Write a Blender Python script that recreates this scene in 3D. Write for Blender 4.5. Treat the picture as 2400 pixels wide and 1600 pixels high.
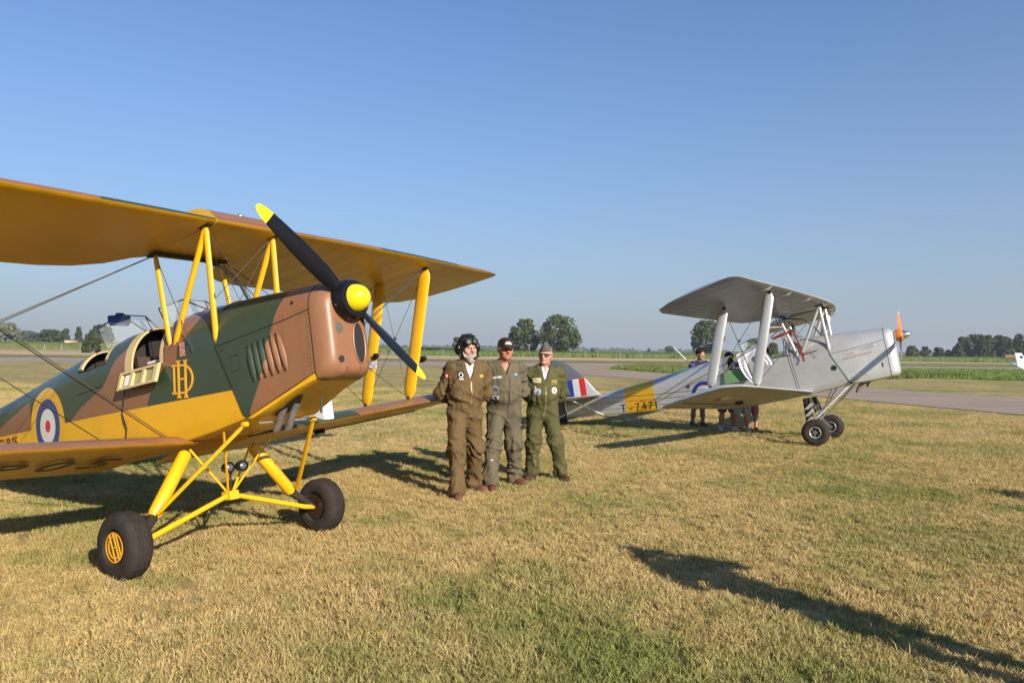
import bpy, bmesh, math, random
import numpy as np
from mathutils import Vector, Matrix
from mathutils.bvhtree import BVHTree
for o in list(bpy.data.objects): bpy.data.objects.remove(o)
scene = bpy.context.scene
COL = scene.collection
rad = math.radians
PI = math.pi
# ---------------------------------------------------------------- camera, sky, sun, exposure
F_PX, CAM_H, CAM_PITCH, CAM_ROLL = 1837.24, 1.6751, 0.0113, 0.0130
cam_data = bpy.data.cameras.new('camera')
cam_data.sensor_width = 36.0
cam_data.lens = F_PX / 2400 * 36
cam_data.clip_start = 0.05
cam_data.clip_end = 12000
camera = bpy.data.objects.new('camera', cam_data)
COL.objects.link(camera)
scene.camera = camera
_rx = Matrix.Rotation(CAM_PITCH, 3, 'X')
_cr, _sr = math.cos(CAM_ROLL), math.sin(CAM_ROLL)
_right = _rx @ Vector((_cr, 0, _sr)); _up = _rx @ Vector((-_sr, 0, _cr)); _back = _right.cross(_up)
_m = Matrix((_right, _up, _back)).transposed().to_4x4()
_m.translation = Vector((0, 0, CAM_H))
camera.matrix_world = _m

SUN_AZ, SUN_EL = rad(-56), rad(25.5)          # direction towards the sun: azimuth from +X, elevation
world = bpy.data.worlds.new('World')
scene.world = world
world.use_nodes = True
wn = world.node_tree; wn.nodes.clear()
sky = wn.nodes.new('ShaderNodeTexSky'); sky.sky_type = 'NISHITA'; sky.sun_disc = False
sky.sun_elevation = SUN_EL
sky.sun_rotation = rad(90) - SUN_AZ
sky.air_density = 1.1; sky.dust_density = 0.3; sky.ozone_density = 7.0; sky.altitude = 0
bg = wn.nodes.new('ShaderNodeBackground'); bg.inputs['Strength'].default_value = 0.096
wo = wn.nodes.new('ShaderNodeOutputWorld')
# summer haze low over the horizon, the same all round
_tc = wn.nodes.new('ShaderNodeTexCoord'); _sx = wn.nodes.new('ShaderNodeSeparateXYZ'); wn.links.new(_tc.outputs['Generated'], _sx.inputs[0])
def _wm(op, a, b=None):
    n = wn.nodes.new('ShaderNodeMath'); n.operation = op
    for i, q in enumerate((a, b)):
        if q is None: continue
        if isinstance(q, (int, float)): n.inputs[i].default_value = q
        else: wn.links.new(q, n.inputs[i])
    return n.outputs[0]
_f = _wm('EXPONENT', _wm('MULTIPLY', _wm('MAXIMUM', _sx.outputs[2], 0.0), -4.6))
_mx = wn.nodes.new('ShaderNodeMix'); _mx.data_type = 'RGBA'; wn.links.new(_f, _mx.inputs[0]); _tn = wn.nodes.new('ShaderNodeMix'); _tn.data_type = 'RGBA'; _tn.blend_type = 'MULTIPLY'; _tn.inputs[0].default_value = 1.0; _tn.inputs[7].default_value = (0.93, 1.0, 1.08, 1); wn.links.new(sky.outputs[0], _tn.inputs[6]); wn.links.new(_tn.outputs[2], _mx.inputs[6]); _mx.inputs[7].default_value = (2.65, 2.95, 3.38, 1)
wn.links.new(_mx.outputs[2], bg.inputs[0])
wn.links.new(bg.outputs[0], wo.inputs[0])
sun_data = bpy.data.lights.new('sun', 'SUN')
sun_data.energy = 5.0; sun_data.angle = rad(0.55); sun_data.color = (1.0, 0.90, 0.76)
sun = bpy.data.objects.new('sun', sun_data); COL.objects.link(sun)
SUN = Vector((math.cos(SUN_AZ) * math.cos(SUN_EL), math.sin(SUN_AZ) * math.cos(SUN_EL), math.sin(SUN_EL)))
sun.rotation_euler = SUN.to_track_quat('Z', 'Y').to_euler()
scene.view_settings.view_transform = 'Standard'
scene.view_settings.look = 'None'
scene.view_settings.exposure = 0.58
scene.view_settings.gamma = 1.0
scene.view_settings.use_curve_mapping = False
scene.cycles.max_bounces = 6
scene.cycles.transparent_max_bounces = 12

def ray(u, v):
    a = (u - 1200) / F_PX; b = (v - 800) / F_PX
    d = _right * a - _up * b - _back
    return Vector((0, 0, CAM_H)), d
def ground(u, v, z=0.0):
    o, d = ray(u, v); s = (z - o.z) / d.z
    return o + d * s
def at(u, v, Y):
    o, d = ray(u, v); return o + d * (Y / d.y)

# ---------------------------------------------------------------- materials
class S:
    """socket wrapper with arithmetic"""
    def __init__(s, nt, v): s.nt, s.v = nt, v
    def _m(s, op, *a, clamp=False):
        n = s.nt.nodes.new('ShaderNodeMath'); n.operation = op; n.use_clamp = clamp
        for i, q in enumerate((s,) + a):
            q = q.v if isinstance(q, S) else q
            if isinstance(q, (int, float)): n.inputs[i].default_value = q
            else: s.nt.links.new(q, n.inputs[i])
        return S(s.nt, n.outputs[0])
    def __add__(s, o): return s._m('ADD', o)
    __radd__ = __add__
    def __sub__(s, o): return s._m('SUBTRACT', o)
    def __rsub__(s, o): return S(s.nt, o)._m('SUBTRACT', s)
    def __mul__(s, o): return s._m('MULTIPLY', o)
    __rmul__ = __mul__
    def __truediv__(s, o): return s._m('DIVIDE', o)
    def gt(s, o): return s._m('GREATER_THAN', o)
    def lt(s, o): return s._m('LESS_THAN', o)
    def mx(s, o): return s._m('MAXIMUM', o)
    def mn(s, o): return s._m('MINIMUM', o)
    def abs(s): return s._m('ABSOLUTE')
    def sqrt(s): return s._m('SQRT')
    def sin(s): return s._m('SINE')
    def pw(s, o): return s._m('POWER', o)
    def ramp(s, a, b):
        n = s.nt.nodes.new('ShaderNodeMapRange'); n.clamp = True
        s.nt.links.new(s.v, n.inputs[0]); n.inputs[1].default_value = a; n.inputs[2].default_value = b
        return S(s.nt, n.outputs[0])
    def piecewise(s, pts):
        pts = sorted(pts); r = pts[0][1]
        for (a, va), (b, vb) in zip(pts, pts[1:]):
            r = (s.ramp(a, b) * (vb - va)) + r
        return r
class Mat:
    def __init__(s, name, rough=0.5, metal=0.0, spec=0.5, coat=0.0):
        s.m = bpy.data.materials.new(name); s.m.use_nodes = True
        s.nt = s.m.node_tree
        s.b = s.nt.nodes['Principled BSDF']
        s.b.inputs['Roughness'].default_value = rough; s.b.inputs['Metallic'].default_value = metal
        s.b.inputs['Specular IOR Level'].default_value = spec; s.b.inputs['Coat Weight'].default_value = coat
        s.tc = s.nt.nodes.new('ShaderNodeTexCoord'); s.geo = s.nt.nodes.new('ShaderNodeNewGeometry')
    def xyz(s, world=False):
        n = s.nt.nodes.new('ShaderNodeSeparateXYZ')
        s.nt.links.new(s.geo.outputs['Position'] if world else s.tc.outputs['Object'], n.inputs[0])
        return [S(s.nt, o) for o in n.outputs]
    def vec(s, x, y, z):
        n = s.nt.nodes.new('ShaderNodeCombineXYZ')
        for i, q in enumerate((x, y, z)):
            if isinstance(q, S): s.nt.links.new(q.v, n.inputs[i])
            else: n.inputs[i].default_value = q
        return n.outputs[0]
    def noise(s, scale, detail=3, rough=0.5, world=False, vec=None, dist=0.0):
        n = s.nt.nodes.new('ShaderNodeTexNoise'); n.inputs['Scale'].default_value = scale
        n.inputs['Detail'].default_value = detail; n.inputs['Roughness'].default_value = rough
        n.inputs['Distortion'].default_value = dist
        s.nt.links.new(vec if vec is not None else (s.geo.outputs['Position'] if world else s.tc.outputs['Object']), n.inputs['Vector'])
        return S(s.nt, n.outputs[0])
    def mix(s, f, a, b):
        n = s.nt.nodes.new('ShaderNodeMix'); n.data_type = 'RGBA'
        for q, i in ((f, 0), (a, 6), (b, 7)):
            if isinstance(q, S): s.nt.links.new(q.v, n.inputs[i])
            elif isinstance(q, (tuple, list)): n.inputs[i].default_value = (*q[:3], 1)
            elif isinstance(q, (int, float)): n.inputs[i].default_value = q
            else: s.nt.links.new(q, n.inputs[i])
        return n.outputs[2]
    def color(s, c):
        if isinstance(c, (tuple, list)): s.b.inputs['Base Color'].default_value = (*c[:3], 1)
        else: s.nt.links.new(c, s.b.inputs['Base Color'])
        return s
    def rough(s, q): s.nt.links.new(q.v, s.b.inputs['Roughness']); return s
    def bump(s, h, strength=0.3, dist=0.01):
        n = s.nt.nodes.new('ShaderNodeBump'); n.inputs['Strength'].default_value = strength
        n.inputs['Distance'].default_value = dist
        s.nt.links.new(h.v, n.inputs['Height']); s.nt.links.new(n.outputs[0], s.b.inputs['Normal'])
        return s
    def vary(s, c, amt=0.12, scale=6, detail=4):
        """base colour with soft uneven wear"""
        n = s.noise(scale, detail).ramp(0.3, 0.7)
        lo = s.hsv(c, 1 - amt); hi = s.hsv(c, 1 + amt * 0.6)
        return s.mix(n, lo, hi)
    def hsv(s, c, v):
        n = s.nt.nodes.new('ShaderNodeHueSaturation'); n.inputs['Value'].default_value = v
        if isinstance(c, (tuple, list)): n.inputs['Color'].default_value = (*c[:3], 1)
        else: s.nt.links.new(c, n.inputs['Color'])
        return n.outputs[0]
_mc = {}
def paint(name, c, rough=0.38, metal=0.0, amt=0.1, scale=5, coat=0.0, bump=0.0, bscale=40, spec=0.5):
    if name in _mc: return _mc[name]
    M = Mat(name, rough, metal, spec, coat)
    M.color(M.vary(c, amt, scale))
    if rough > 0.15: M.rough(M.noise(scale * 2.3, 4) * 0.14 + (rough - 0.07))
    if bump: M.bump(M.noise(bscale, 3), bump, 0.004)
    _mc[name] = M.m
    return M.m

YEL = (0.80, 0.425, 0.010); BRN = (0.262, 0.120, 0.054); GRN = (0.036, 0.062, 0.034)
m_yel = paint('yellow_paint', YEL, 0.32, amt=0.07)
m_brn = paint('brown_paint', BRN, 0.36)
m_grn = paint('dark_green_paint', GRN, 0.36)
m_blk = paint('black_paint', (0.008, 0.008, 0.010), 0.24, spec=0.3)
m_yelb = paint('bright_yellow_paint', (0.85, 0.62, 0.01), 0.25, amt=0.04)
m_tan = paint('cream_lining', (0.56, 0.43, 0.20), 0.55)
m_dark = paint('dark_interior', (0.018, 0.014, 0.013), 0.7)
m_steel = paint('steel', (0.42, 0.41, 0.40), 0.35, metal=0.8)
m_wire = paint('wire_steel', (0.055, 0.05, 0.045), 0.6)
m_wht = paint('white_paint', (0.78, 0.78, 0.77), 0.5, amt=0.05)
m_rub = paint('tyre_rubber', (0.034, 0.027, 0.023), 0.8, spec=0.25, amt=0.25, scale=12, bump=0.25, bscale=60)
m_sil = paint('silver_dope', (0.55, 0.545, 0.53), 0.36, metal=0.35, amt=0.06, scale=3)
m_silm = paint('silver_cowl_metal', (0.60, 0.595, 0.58), 0.30, metal=0.5, amt=0.05, scale=3)
m_und = paint('silver_dope_shade_toned', (0.44, 0.42, 0.385), 0.40, metal=0.25, amt=0.14, scale=2)  # darker copy of silver_dope, underside shade put into the colour
m_exh = paint('exhaust_steel', (0.20, 0.165, 0.145), 0.6, metal=0.4, amt=0.3, scale=20)
m_red = paint('red_paint', (0.62, 0.03, 0.02), 0.4)
m_blu = paint('roundel_blue', (0.015, 0.045, 0.28), 0.4)
m_glass = bpy.data.materials.new('windscreen_glass'); m_glass.use_nodes = True
_b = m_glass.node_tree.nodes['Principled BSDF']
_b.inputs['Base Color'].default_value = (0.80, 0.86, 0.86, 1); _b.inputs['Roughness'].default_value = 0.06
_b.inputs['Alpha'].default_value = 0.13; _b.inputs['IOR'].default_value = 1.3
m_lens = paint('lamp_glass', (0.28, 0.28, 0.30), 0.12, metal=0.7)

# ---------------------------------------------------------------- mesh helpers
OFF = Vector((0, 0, 0))
def V(*a): return Vector(a) if len(a) > 1 else Vector(a[0])
class MB:
    def __init__(s): s.v = []; s.f = []; s.mi = []; s.k = 0
    def add(s, vs, fs, m=None):
        n = len(s.v); s.v += [tuple(p) for p in vs]; s.f += [tuple(i + n for i in f) for f in fs]
        s.mi += [s.k if m is None else m] * len(fs); return s
    def box(s, c, d, R=None, taper=1.0, m=None):
        c = V(c); vs = []
        for z in (-.5, .5):
            t = taper if z > 0 else 1
            for x, y in ((-.5, -.5), (.5, -.5), (.5, .5), (-.5, .5)):
                p = Vector((x * d[0] * t, y * d[1] * t, z * d[2]))
                vs.append(c + (R @ p if R else p))
        return s.add(vs, [(3, 2, 1, 0), (4, 5, 6, 7), (0, 1, 5, 4), (1, 2, 6, 5), (2, 3, 7, 6), (3, 0, 4, 7)], m)
    def rings(s, rings, cap=True, closed=True, m=None):
        n = len(rings[0]); vs = [p for r in rings for p in r]; fs = []
        for i in range(len(rings) - 1):
            for j in range(n if closed else n - 1):
                k = (j + 1) % n
                fs.append((i * n + j, i * n + k, (i + 1) * n + k, (i + 1) * n + j))
        if cap and closed:
            fs.append(tuple(range(n))[::-1]); fs.append(tuple((len(rings) - 1) * n + j for j in range(n)))
        return s.add(vs, fs, m)
    def tube(s, p0, p1, r0, r1=None, n=10, flat=None, along=None, cap=True, m=None):
        return s.path([p0, p1], [r0, r0 if r1 is None else r1], n, flat, along, cap, m)
    def path(s, pts, rs, n=8, flat=None, along=None, cap=True, m=None):
        pts = [V(p) for p in pts]
        if not isinstance(rs, (list, tuple)): rs = [rs] * len(pts)
        out = []; a = None
        for i, p in enumerate(pts):
            t = (pts[min(i + 1, len(pts) - 1)] - pts[max(i - 1, 0)]).normalized()
            ref = V(along) if along else (a if a else (Vector((0, 0, 1)) if abs(t.z) < .9 else Vector((1, 0, 0))))
            a = (ref - t * ref.dot(t)).normalized(); b = t.cross(a)
            fa, fb = flat if flat else (1, 1)
            out.append([p + a * (math.cos(2 * PI * j / n) * rs[i] * fa) + b * (math.sin(2 * PI * j / n) * rs[i] * fb) for j in range(n)])
        return s.rings(out, cap, True, m)
    def lathe(s, prof, o, axis, n=32, cap=True, m=None, wob=None):
        o = V(o); ax = V(axis).normalized()
        a = ax.orthogonal().normalized(); b = ax.cross(a); R = []
        for k, (h, r) in enumerate(prof):
            R.append([o + ax * (h + (wob(k, j) if wob else 0)) + (a * math.cos(2 * PI * j / n) + b * math.sin(2 * PI * j / n)) * r for j in range(n)])
        return s.rings(R, cap, True, m)
    def build(s, name, mats, parent=None, smooth=45, doubles=0.0):
        me = bpy.data.meshes.new(name)
        me.from_pydata([(p[0] + OFF[0], p[1] + OFF[1], p[2] + OFF[2]) for p in s.v], [], s.f)
        if not isinstance(mats, (list, tuple)): mats = [mats]
        for q in mats: me.materials.append(q)
        me.polygons.foreach_set('material_index', s.mi)
        bm = bmesh.new(); bm.from_mesh(me)
        if doubles: bmesh.ops.remove_doubles(bm, verts=bm.verts, dist=doubles)
        bmesh.ops.recalc_face_normals(bm, faces=bm.faces)
        bm.to_mesh(me); bm.free()
        if smooth:
            me.polygons.foreach_set('use_smooth', [True] * len(me.polygons))
            me.set_sharp_from_angle(angle=rad(smooth))
        return link(name, me, parent)
def link(name, me, parent=None):
    o = bpy.data.objects.new(name, me); COL.objects.link(o)
    if parent: o.parent = parent
    return o
def empty(name, loc=(0, 0, 0), rz=0.0):
    o = bpy.data.objects.new(name, None); COL.objects.link(o)
    o.location = loc; o.rotation_euler = (0, 0, rz); o.empty_display_size = 0.2
    return o
def tag(o, label=None, cat=None, group=None, kind=None):
    if label: o['label'] = label
    if cat: o['category'] = cat
    if group: o['group'] = group
    if kind: o['kind'] = kind
    return o
def text_mesh(txt, size, name, m, parent, mat4, extrude=0.001, xscale=1.0):
    cu = bpy.data.curves.new(name, 'FONT'); cu.body = txt; cu.size = size; cu.extrude = extrude
    cu.align_x = 'CENTER'; cu.align_y = 'CENTER'; cu.resolution_u = 4
    ob = bpy.data.objects.new(name, cu); COL.objects.link(ob)
    dg = bpy.context.evaluated_depsgraph_get()
    me = bpy.data.meshes.new_from_object(ob.evaluated_get(dg))
    bpy.data.objects.remove(ob)
    me.transform(Matrix.Diagonal((xscale, 1, 1, 1))); me.transform(mat4); me.transform(Matrix.Translation(OFF))
    me.materials.clear(); me.materials.append(m)
    return link(name, me, parent)
def basis(o, x, y):
    """4x4 with local x,y axes"""
    x = V(x).normalized(); y = V(y); y = (y - x * x.dot(y)).normalized(); z = x.cross(y)
    M = Matrix((x, y, z)).transposed().to_4x4(); M.translation = V(o); return M
def lerp(t, xs, ys): return float(np.interp(t, xs, ys))
# ---------------------------------------------------------------- ground, runway, fields
def sheet(name, pts, z, m, sub=0, kind='structure'):
    mb = MB(); mb.add([(p[0], p[1], z) for p in pts], [tuple(range(len(pts)))])
    o = mb.build(name, m, None, 0); o['kind'] = kind; return o
def grass_col(M, boost=1.0, green=0.0):
    """dry cropped turf colour as a function of world position, shared by the soil and the blades"""
    big = M.noise(0.33, 4, 0.55, world=True); mid = M.noise(1.3, 5, 0.7, world=True); fine = M.noise(9.0, 3, 0.6, world=True)
    x, y, z = M.xyz(world=True)
    f = (big * 1.75 + mid * 0.9 + fine * 0.4) - (1.525 - green)
    # the turf stays greener close to the photographer and to the right
    near = (y * -1.0 + 5.8).ramp(0.0, 2.6) * (x.ramp(-1.8, 0.4) * 0.30 + 0.02)
    far = y.ramp(13.0, 40.0) * 0.06
    f = (f + near + far - 0.01).ramp(-0.10, 0.34)
    dry = M.mix(M.noise(3.1, 3, 0.6, world=True).ramp(0.3, 0.7), (0.355 * boost, 0.268 * boost, 0.105 * boost), (0.485 * boost, 0.37 * boost, 0.168 * boost))
    grn = M.mix(M.noise(2.2, 3, 0.6, world=True).ramp(0.3, 0.7), (0.155 * boost, 0.175 * boost, 0.047 * boost), (0.27 * boost, 0.265 * boost, 0.082 * boost))
    return M.mix(f, dry, grn)
def grass_soil():
    M = Mat('dry_turf', 0.95, spec=0.15)
    c = grass_col(M, 0.95)
    n = M.noise(28, 4, 0.7, world=True); n2 = M.noise(120, 2, 0.6, world=True)
    c2 = M.mix((n * 0.6 + n2 * 0.5).ramp(0.38, 0.62), M.hsv(c, 0.62), M.hsv(c, 1.12))
    M.color(c2); M.bump(n * 0.7 + n2 * 0.5, 0.8, 0.03)
    return M.m
m_turf = grass_soil()
ground_pts = [(-2100, -60), (2100, -60), (2100, 1700), (-2100, 1700)]
sheet('ground', ground_pts, 0.0, m_turf)

def asphalt():
    M = Mat('asphalt', 0.95, spec=0.04)
    x, y, z = M.xyz(world=True)
    n = M.noise(0.25, 4, 0.6, world=True).ramp(0.35, 0.65)
    st = M.noise(1.0, 4, 0.6, vec=M.vec(x * 0.15 + y * 0.03, y * 1.1 - x * 0.3, 0.0)).ramp(0.35, 0.7)
    c = M.mix(n, (0.30, 0.235, 0.180), (0.36, 0.285, 0.22)); c = M.mix(st * 0.5, c, (0.245, 0.195, 0.15))
    g = M.noise(60, 2, 0.6, world=True)
    M.color(M.mix(g.ramp(0.3, 0.7) * 0.35, c, (0.36, 0.31, 0.25))); M.bump(g, 0.3, 0.01)
    return M.m
m_asph = asphalt()
RS = 0.165
runway = [(-900, 109.5 + RS * -900), (900, 109.5 + RS * 900), (900, 96 + RS * 900), (14, 96 + RS * 14), (9, 78), (-40, 73.5), (-900, 80 + RS * -900)]
sheet('runway', runway, 0.012, m_asph)
# the taxiway that leaves the runway and runs past the silver biplane to the right
near_edge = [ground(u, v) for u, v in ((1300, 874), (1349, 877.5), (1540, 891), (2000, 937), (2400, 973))]
far_edge = [ground(u, v) for u, v in ((2400, 933), (2010, 908), (1540, 875), (1430, 868), (1385, 866))]
ext = lambda a, b, k: (a.x + (a.x - b.x) * k, a.y + (a.y - b.y) * k)
tx = [(-6.0, 74.5)] + [(p.x, p.y) for p in near_edge] + [ext(near_edge[-1], near_edge[-2], 2.2), ext(far_edge[0], far_edge[1], 2.2)] + [(p.x, p.y) for p in far_edge] + [(9.0, 79.0)]
sheet('taxiway', tx, 0.016, m_asph)
def strip_line(name, a, b, w, z, m):
    a, b = V((*a, z)), V((*b, z)); n = (b - a).normalized().cross(Vector((0, 0, 1))) * (w / 2)
    o = MB().add([a - n, b - n, b + n, a + n], [(0, 1, 2, 3)]).build(name, m, None, 0); o['kind'] = 'structure'; return o
m_line = paint('faded_white_marking', (0.50, 0.49, 0.47), 0.8, amt=0.25, scale=0.6)
strip_line('painted_edge_line', (-700, 95.5 + RS * -700), (8, 95.5 + RS * 8), 1.1, 0.022, m_line)
strip_line('painted_edge_line', (-700, 83.5 + RS * -700), (-12, 83.5 + RS * -12), 0.9, 0.022, m_line)
strip_line('painted_edge_line', (10, 98.5 + RS * 10), (800, 98.5 + RS * 800), 1.6, 0.022, m_line)

def field_mat(name, a, b, sc=0.4, streak=(0.02, 0.4)):
    M = Mat(name, 0.95, spec=0.1)
    x, y, z = M.xyz(world=True)
    n = M.noise(sc, 4, 0.65, world=True).ramp(0.3, 0.7)
    s2 = M.noise(1.0, 3, 0.6, vec=M.vec(x * streak[0], y * streak[1], z * 3)).ramp(0.35, 0.65)
    f = M.noise(6, 3, 0.7, world=True).ramp(0.3, 0.7)
    c = M.mix(n * 0.6 + s2 * 0.4, a, b); M.color(M.mix(f * 0.35, c, M.hsv(c, 0.6)))
    M.bump(f, 0.6, 0.1)
    return M.m
m_wheat = field_mat('cut_wheat', (0.50, 0.365, 0.20), (0.60, 0.45, 0.26))
m_verge = field_mat('verge_grass', (0.155, 0.17, 0.050), (0.30, 0.27, 0.11), 0.25)
m_crop = field_mat('crop_green', (0.075, 0.115, 0.022), (0.135, 0.175, 0.045), 0.2)
wl = [(-900, 118 + .17 * -900), (-75, 122), (19, 143), (95, 174), (900, 174 + .2 * 805)]
sheet('verge', [(-900, 109.8 + RS * -900), (900, 109.8 + RS * 900)] + [(p[0], p[1]) for p in wl[::-1]], 0.02, m_verge)
wf = [(-900, 110), (-124, 199), (30, 219), (119, 221), (900, 250)]
sheet('wheat_field', [(p[0], p[1]) for p in wl] + [(p[0], p[1]) for p in wf[::-1]], 0.03, m_wheat)
# pale weedy strip between the wheat and the orchard on the left
sheet('field_margin', [(-900, 110.5), (-124, 199.5), (-30, 211.5), (-30, 219), (-124, 213), (-900, 130)], 0.04, field_mat('margin_grass', (0.30, 0.27, 0.09), (0.40, 0.34, 0.14)))

def crop_slab(name, front, depth, h, m, jag=0.35, kind='stuff', seed=1, step=2.2, slope=0):
    """standing crop: a thick, uneven slab of stalks whose front edge shows single plants"""
    rnd = random.Random(seed); mb = MB()
    pts = []
    for (a, b) in zip(front, front[1:]):
        L = math.hypot(b[0] - a[0], b[1] - a[1]); n = max(1, int(L / step))
        pts += [(a[0] + (b[0] - a[0]) * i / n, a[1] + (b[1] - a[1]) * i / n) for i in range(n)]
    pts.append(front[-1]); rows = []
    for k, d in enumerate((0, 0.6, 3, 9, 25, 80, depth)):
        rows.append([(p[0] + d * .02, p[1] + d + rnd.uniform(-.3, .3) * (1 + d * .05), (0.0 if k == 0 else h * (0.8 if k == 1 else 1) + rnd.uniform(-jag, jag) * h * .25)) for p in pts])
    mb.rings(rows, False, False)
    # individual leaves along the front
    for p in pts:
        for q in range(9):
            x = p[0] + rnd.uniform(0, step); y = p[1] - rnd.uniform(-2.5, .3); hh = h * rnd.uniform(.75, 1.15); w = rnd.uniform(.08, .2)
            lx = rnd.uniform(-.3, .3)
            mb.add([(x - w, y, 0), (x + w, y, 0), (x + w * .8 + lx, y + rnd.uniform(-.2, .2), hh * .6), (x + lx * 1.7, y, hh)], [(0, 1, 2, 3)])
    o = mb.build(name, m, None, 0); o['kind'] = kind; return o
tag(crop_slab('maize_field', [(-32, 213), (30, 220), (119, 222), (420, 232)], 1420, 1.42, m_crop, seed=3), 'long green field of standing maize beyond the runway', 'field', kind='stuff')
tag(crop_slab('orchard_rows', [(-420, 252), (-124, 285), (-36, 300)], 700, 2.3, field_mat('orchard_green', (0.085, 0.11, 0.03), (0.17, 0.19, 0.06), 0.15), jag=.7, seed=5, step=1.6), 'low pale green orchard rows beyond the field on the left', 'orchard', kind='stuff')

# tall green grass islands beside the taxiway
def tall_grass(name, poly, h, n, seed, label, cols):
    rnd = random.Random(seed); mb = MB()
    xs = [p[0] for p in poly]; ys = [p[1] for p in poly]
    def inside(x, y):
        c = False
        for i in range(len(poly)):
            x1, y1 = poly[i]; x2, y2 = poly[i - 1]
            if (y1 > y) != (y2 > y) and x < (x2 - x1) * (y - y1) / (y2 - y1) + x1: c = not c
        return c
    k = 0; hill = np.random.RandomState(seed).rand(40, 40)
    while k < n:
        x = rnd.uniform(min(xs), max(xs)); y = rnd.uniform(min(ys), max(ys))
        if not inside(x, y): continue
        k += 1
        i = int((x - min(xs)) / (max(xs) - min(xs)) * 39); j = int((y - min(ys)) / (max(ys) - min(ys)) * 39)
        hh = h * (0.45 + 0.75 * hill[i, j]) * rnd.uniform(.7, 1.15); w = rnd.uniform(.015, .045); a = rnd.uniform(0, PI)
        dx, dy = math.cos(a) * w, math.sin(a) * w; lx, ly = rnd.uniform(-.15, .15), rnd.uniform(-.15, .15)
        mb.add([(x - dx, y - dy, 0), (x + dx, y + dy, 0), (x + lx, y + ly, hh)], [(0, 1, 2)])
    M = Mat(name + '_blades', 0.85, spec=0.15)
    nn = M.noise(0.8, 3, world=True).ramp(.3, .7); M.color(M.mix(nn, cols[0], cols[1]))
    o = mb.build(name, M.m, None, 0); return tag(o, label, 'grass', kind='stuff')
isl = [(9.5, 76.5), (12.5, 63.5), (22, 51), (38, 64), (27, 92), (15, 92)]
tall_grass('tall_grass', isl, 0.42, 45000, 11, 'patch of tall green grass between taxiway and runway behind the silver biplane', ((0.085, 0.12, 0.03), (0.17, 0.205, 0.06)))
isl2 = [(27.5, 60.0), (39, 52), (62, 55), (95, 100), (60, 104), (36, 95)]
sheet('grass_strip', isl2, 0.01, field_mat('green_strip', (0.12, 0.185, 0.04), (0.20, 0.26, 0.075), 0.25))
tall_grass('tall_grass', isl2, 0.13, 60000, 12, 'strip of tall green grass beyond the taxiway at the right', ((0.12, 0.19, 0.035), (0.20, 0.27, 0.07)))

# near turf: tufts of real blades instanced over the grass in view
def tuft_patch(seed, n, size, h0):
    rnd = random.Random(seed); vs = []; fs = []
    cl = [(rnd.uniform(-size / 2, size / 2), rnd.uniform(-size / 2, size / 2), rnd.uniform(.6, 1.5)) for _ in range(60)]
    for i in range(n):
        x, y = rnd.uniform(-size / 2, size / 2), rnd.uniform(-size / 2, size / 2); hm = .72
        if i % 2:
            cx_, cy_, hm = rnd.choice(cl); x, y = cx_ + rnd.gauss(0, .014), cy_ + rnd.gauss(0, .014)
        h = h0 * hm * rnd.uniform(.45, 1.25); w = rnd.uniform(.0018, .0036); a = rnd.uniform(0, 2 * PI)
        dx, dy = math.cos(a) * w, math.sin(a) * w
        b = rnd.uniform(0, 2 * PI); lean = h * rnd.uniform(.2, 1.3); lx, ly = math.cos(b) * lean, math.sin(b) * lean
        k = len(vs)
        vs += [(x - dx, y - dy, -.004), (x + dx, y + dy, -.004), (x + dx * .8 + lx * .35, y + dy * .8 + ly * .35, h * .6), (x - dx * .8 + lx * .35, y - dy * .8 + ly * .35, h * .6), (x + lx, y + ly, h * .95)]
        fs += [(k, k + 1, k + 2, k + 3), (k + 3, k + 2, k + 4)]
    me = bpy.data.meshes.new('grass_tuft'); me.from_pydata(vs, [], fs); me.materials.append(m_blade)
    return bpy.data.objects.new('grass_tuft', me)
def blade_mat():
    M = Mat('grass_blades', 0.75, spec=0.25)
    c = grass_col(M, 1.30)
    n = M.noise(55, 3, 0.75, world=True)
    c2 = M.mix(n.ramp(0.33, 0.67), M.hsv(c, 0.60), M.hsv(c, 1.34))
    M.color(c2)
    tr = M.nt.nodes.new('ShaderNodeBsdfTranslucent'); mx = M.nt.nodes.new('ShaderNodeMixShader'); mx.inputs[0].default_value = 0.25
    M.nt.links.new(c2, tr.inputs[0]); out = M.nt.nodes['Material Output']
    M.nt.links.new(M.b.outputs[0], mx.inputs[1]); M.nt.links.new(tr.outputs[0], mx.inputs[2]); M.nt.links.new(mx.outputs[0], out.inputs[0])
    return M.m
m_blade = blade_mat()
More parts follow.
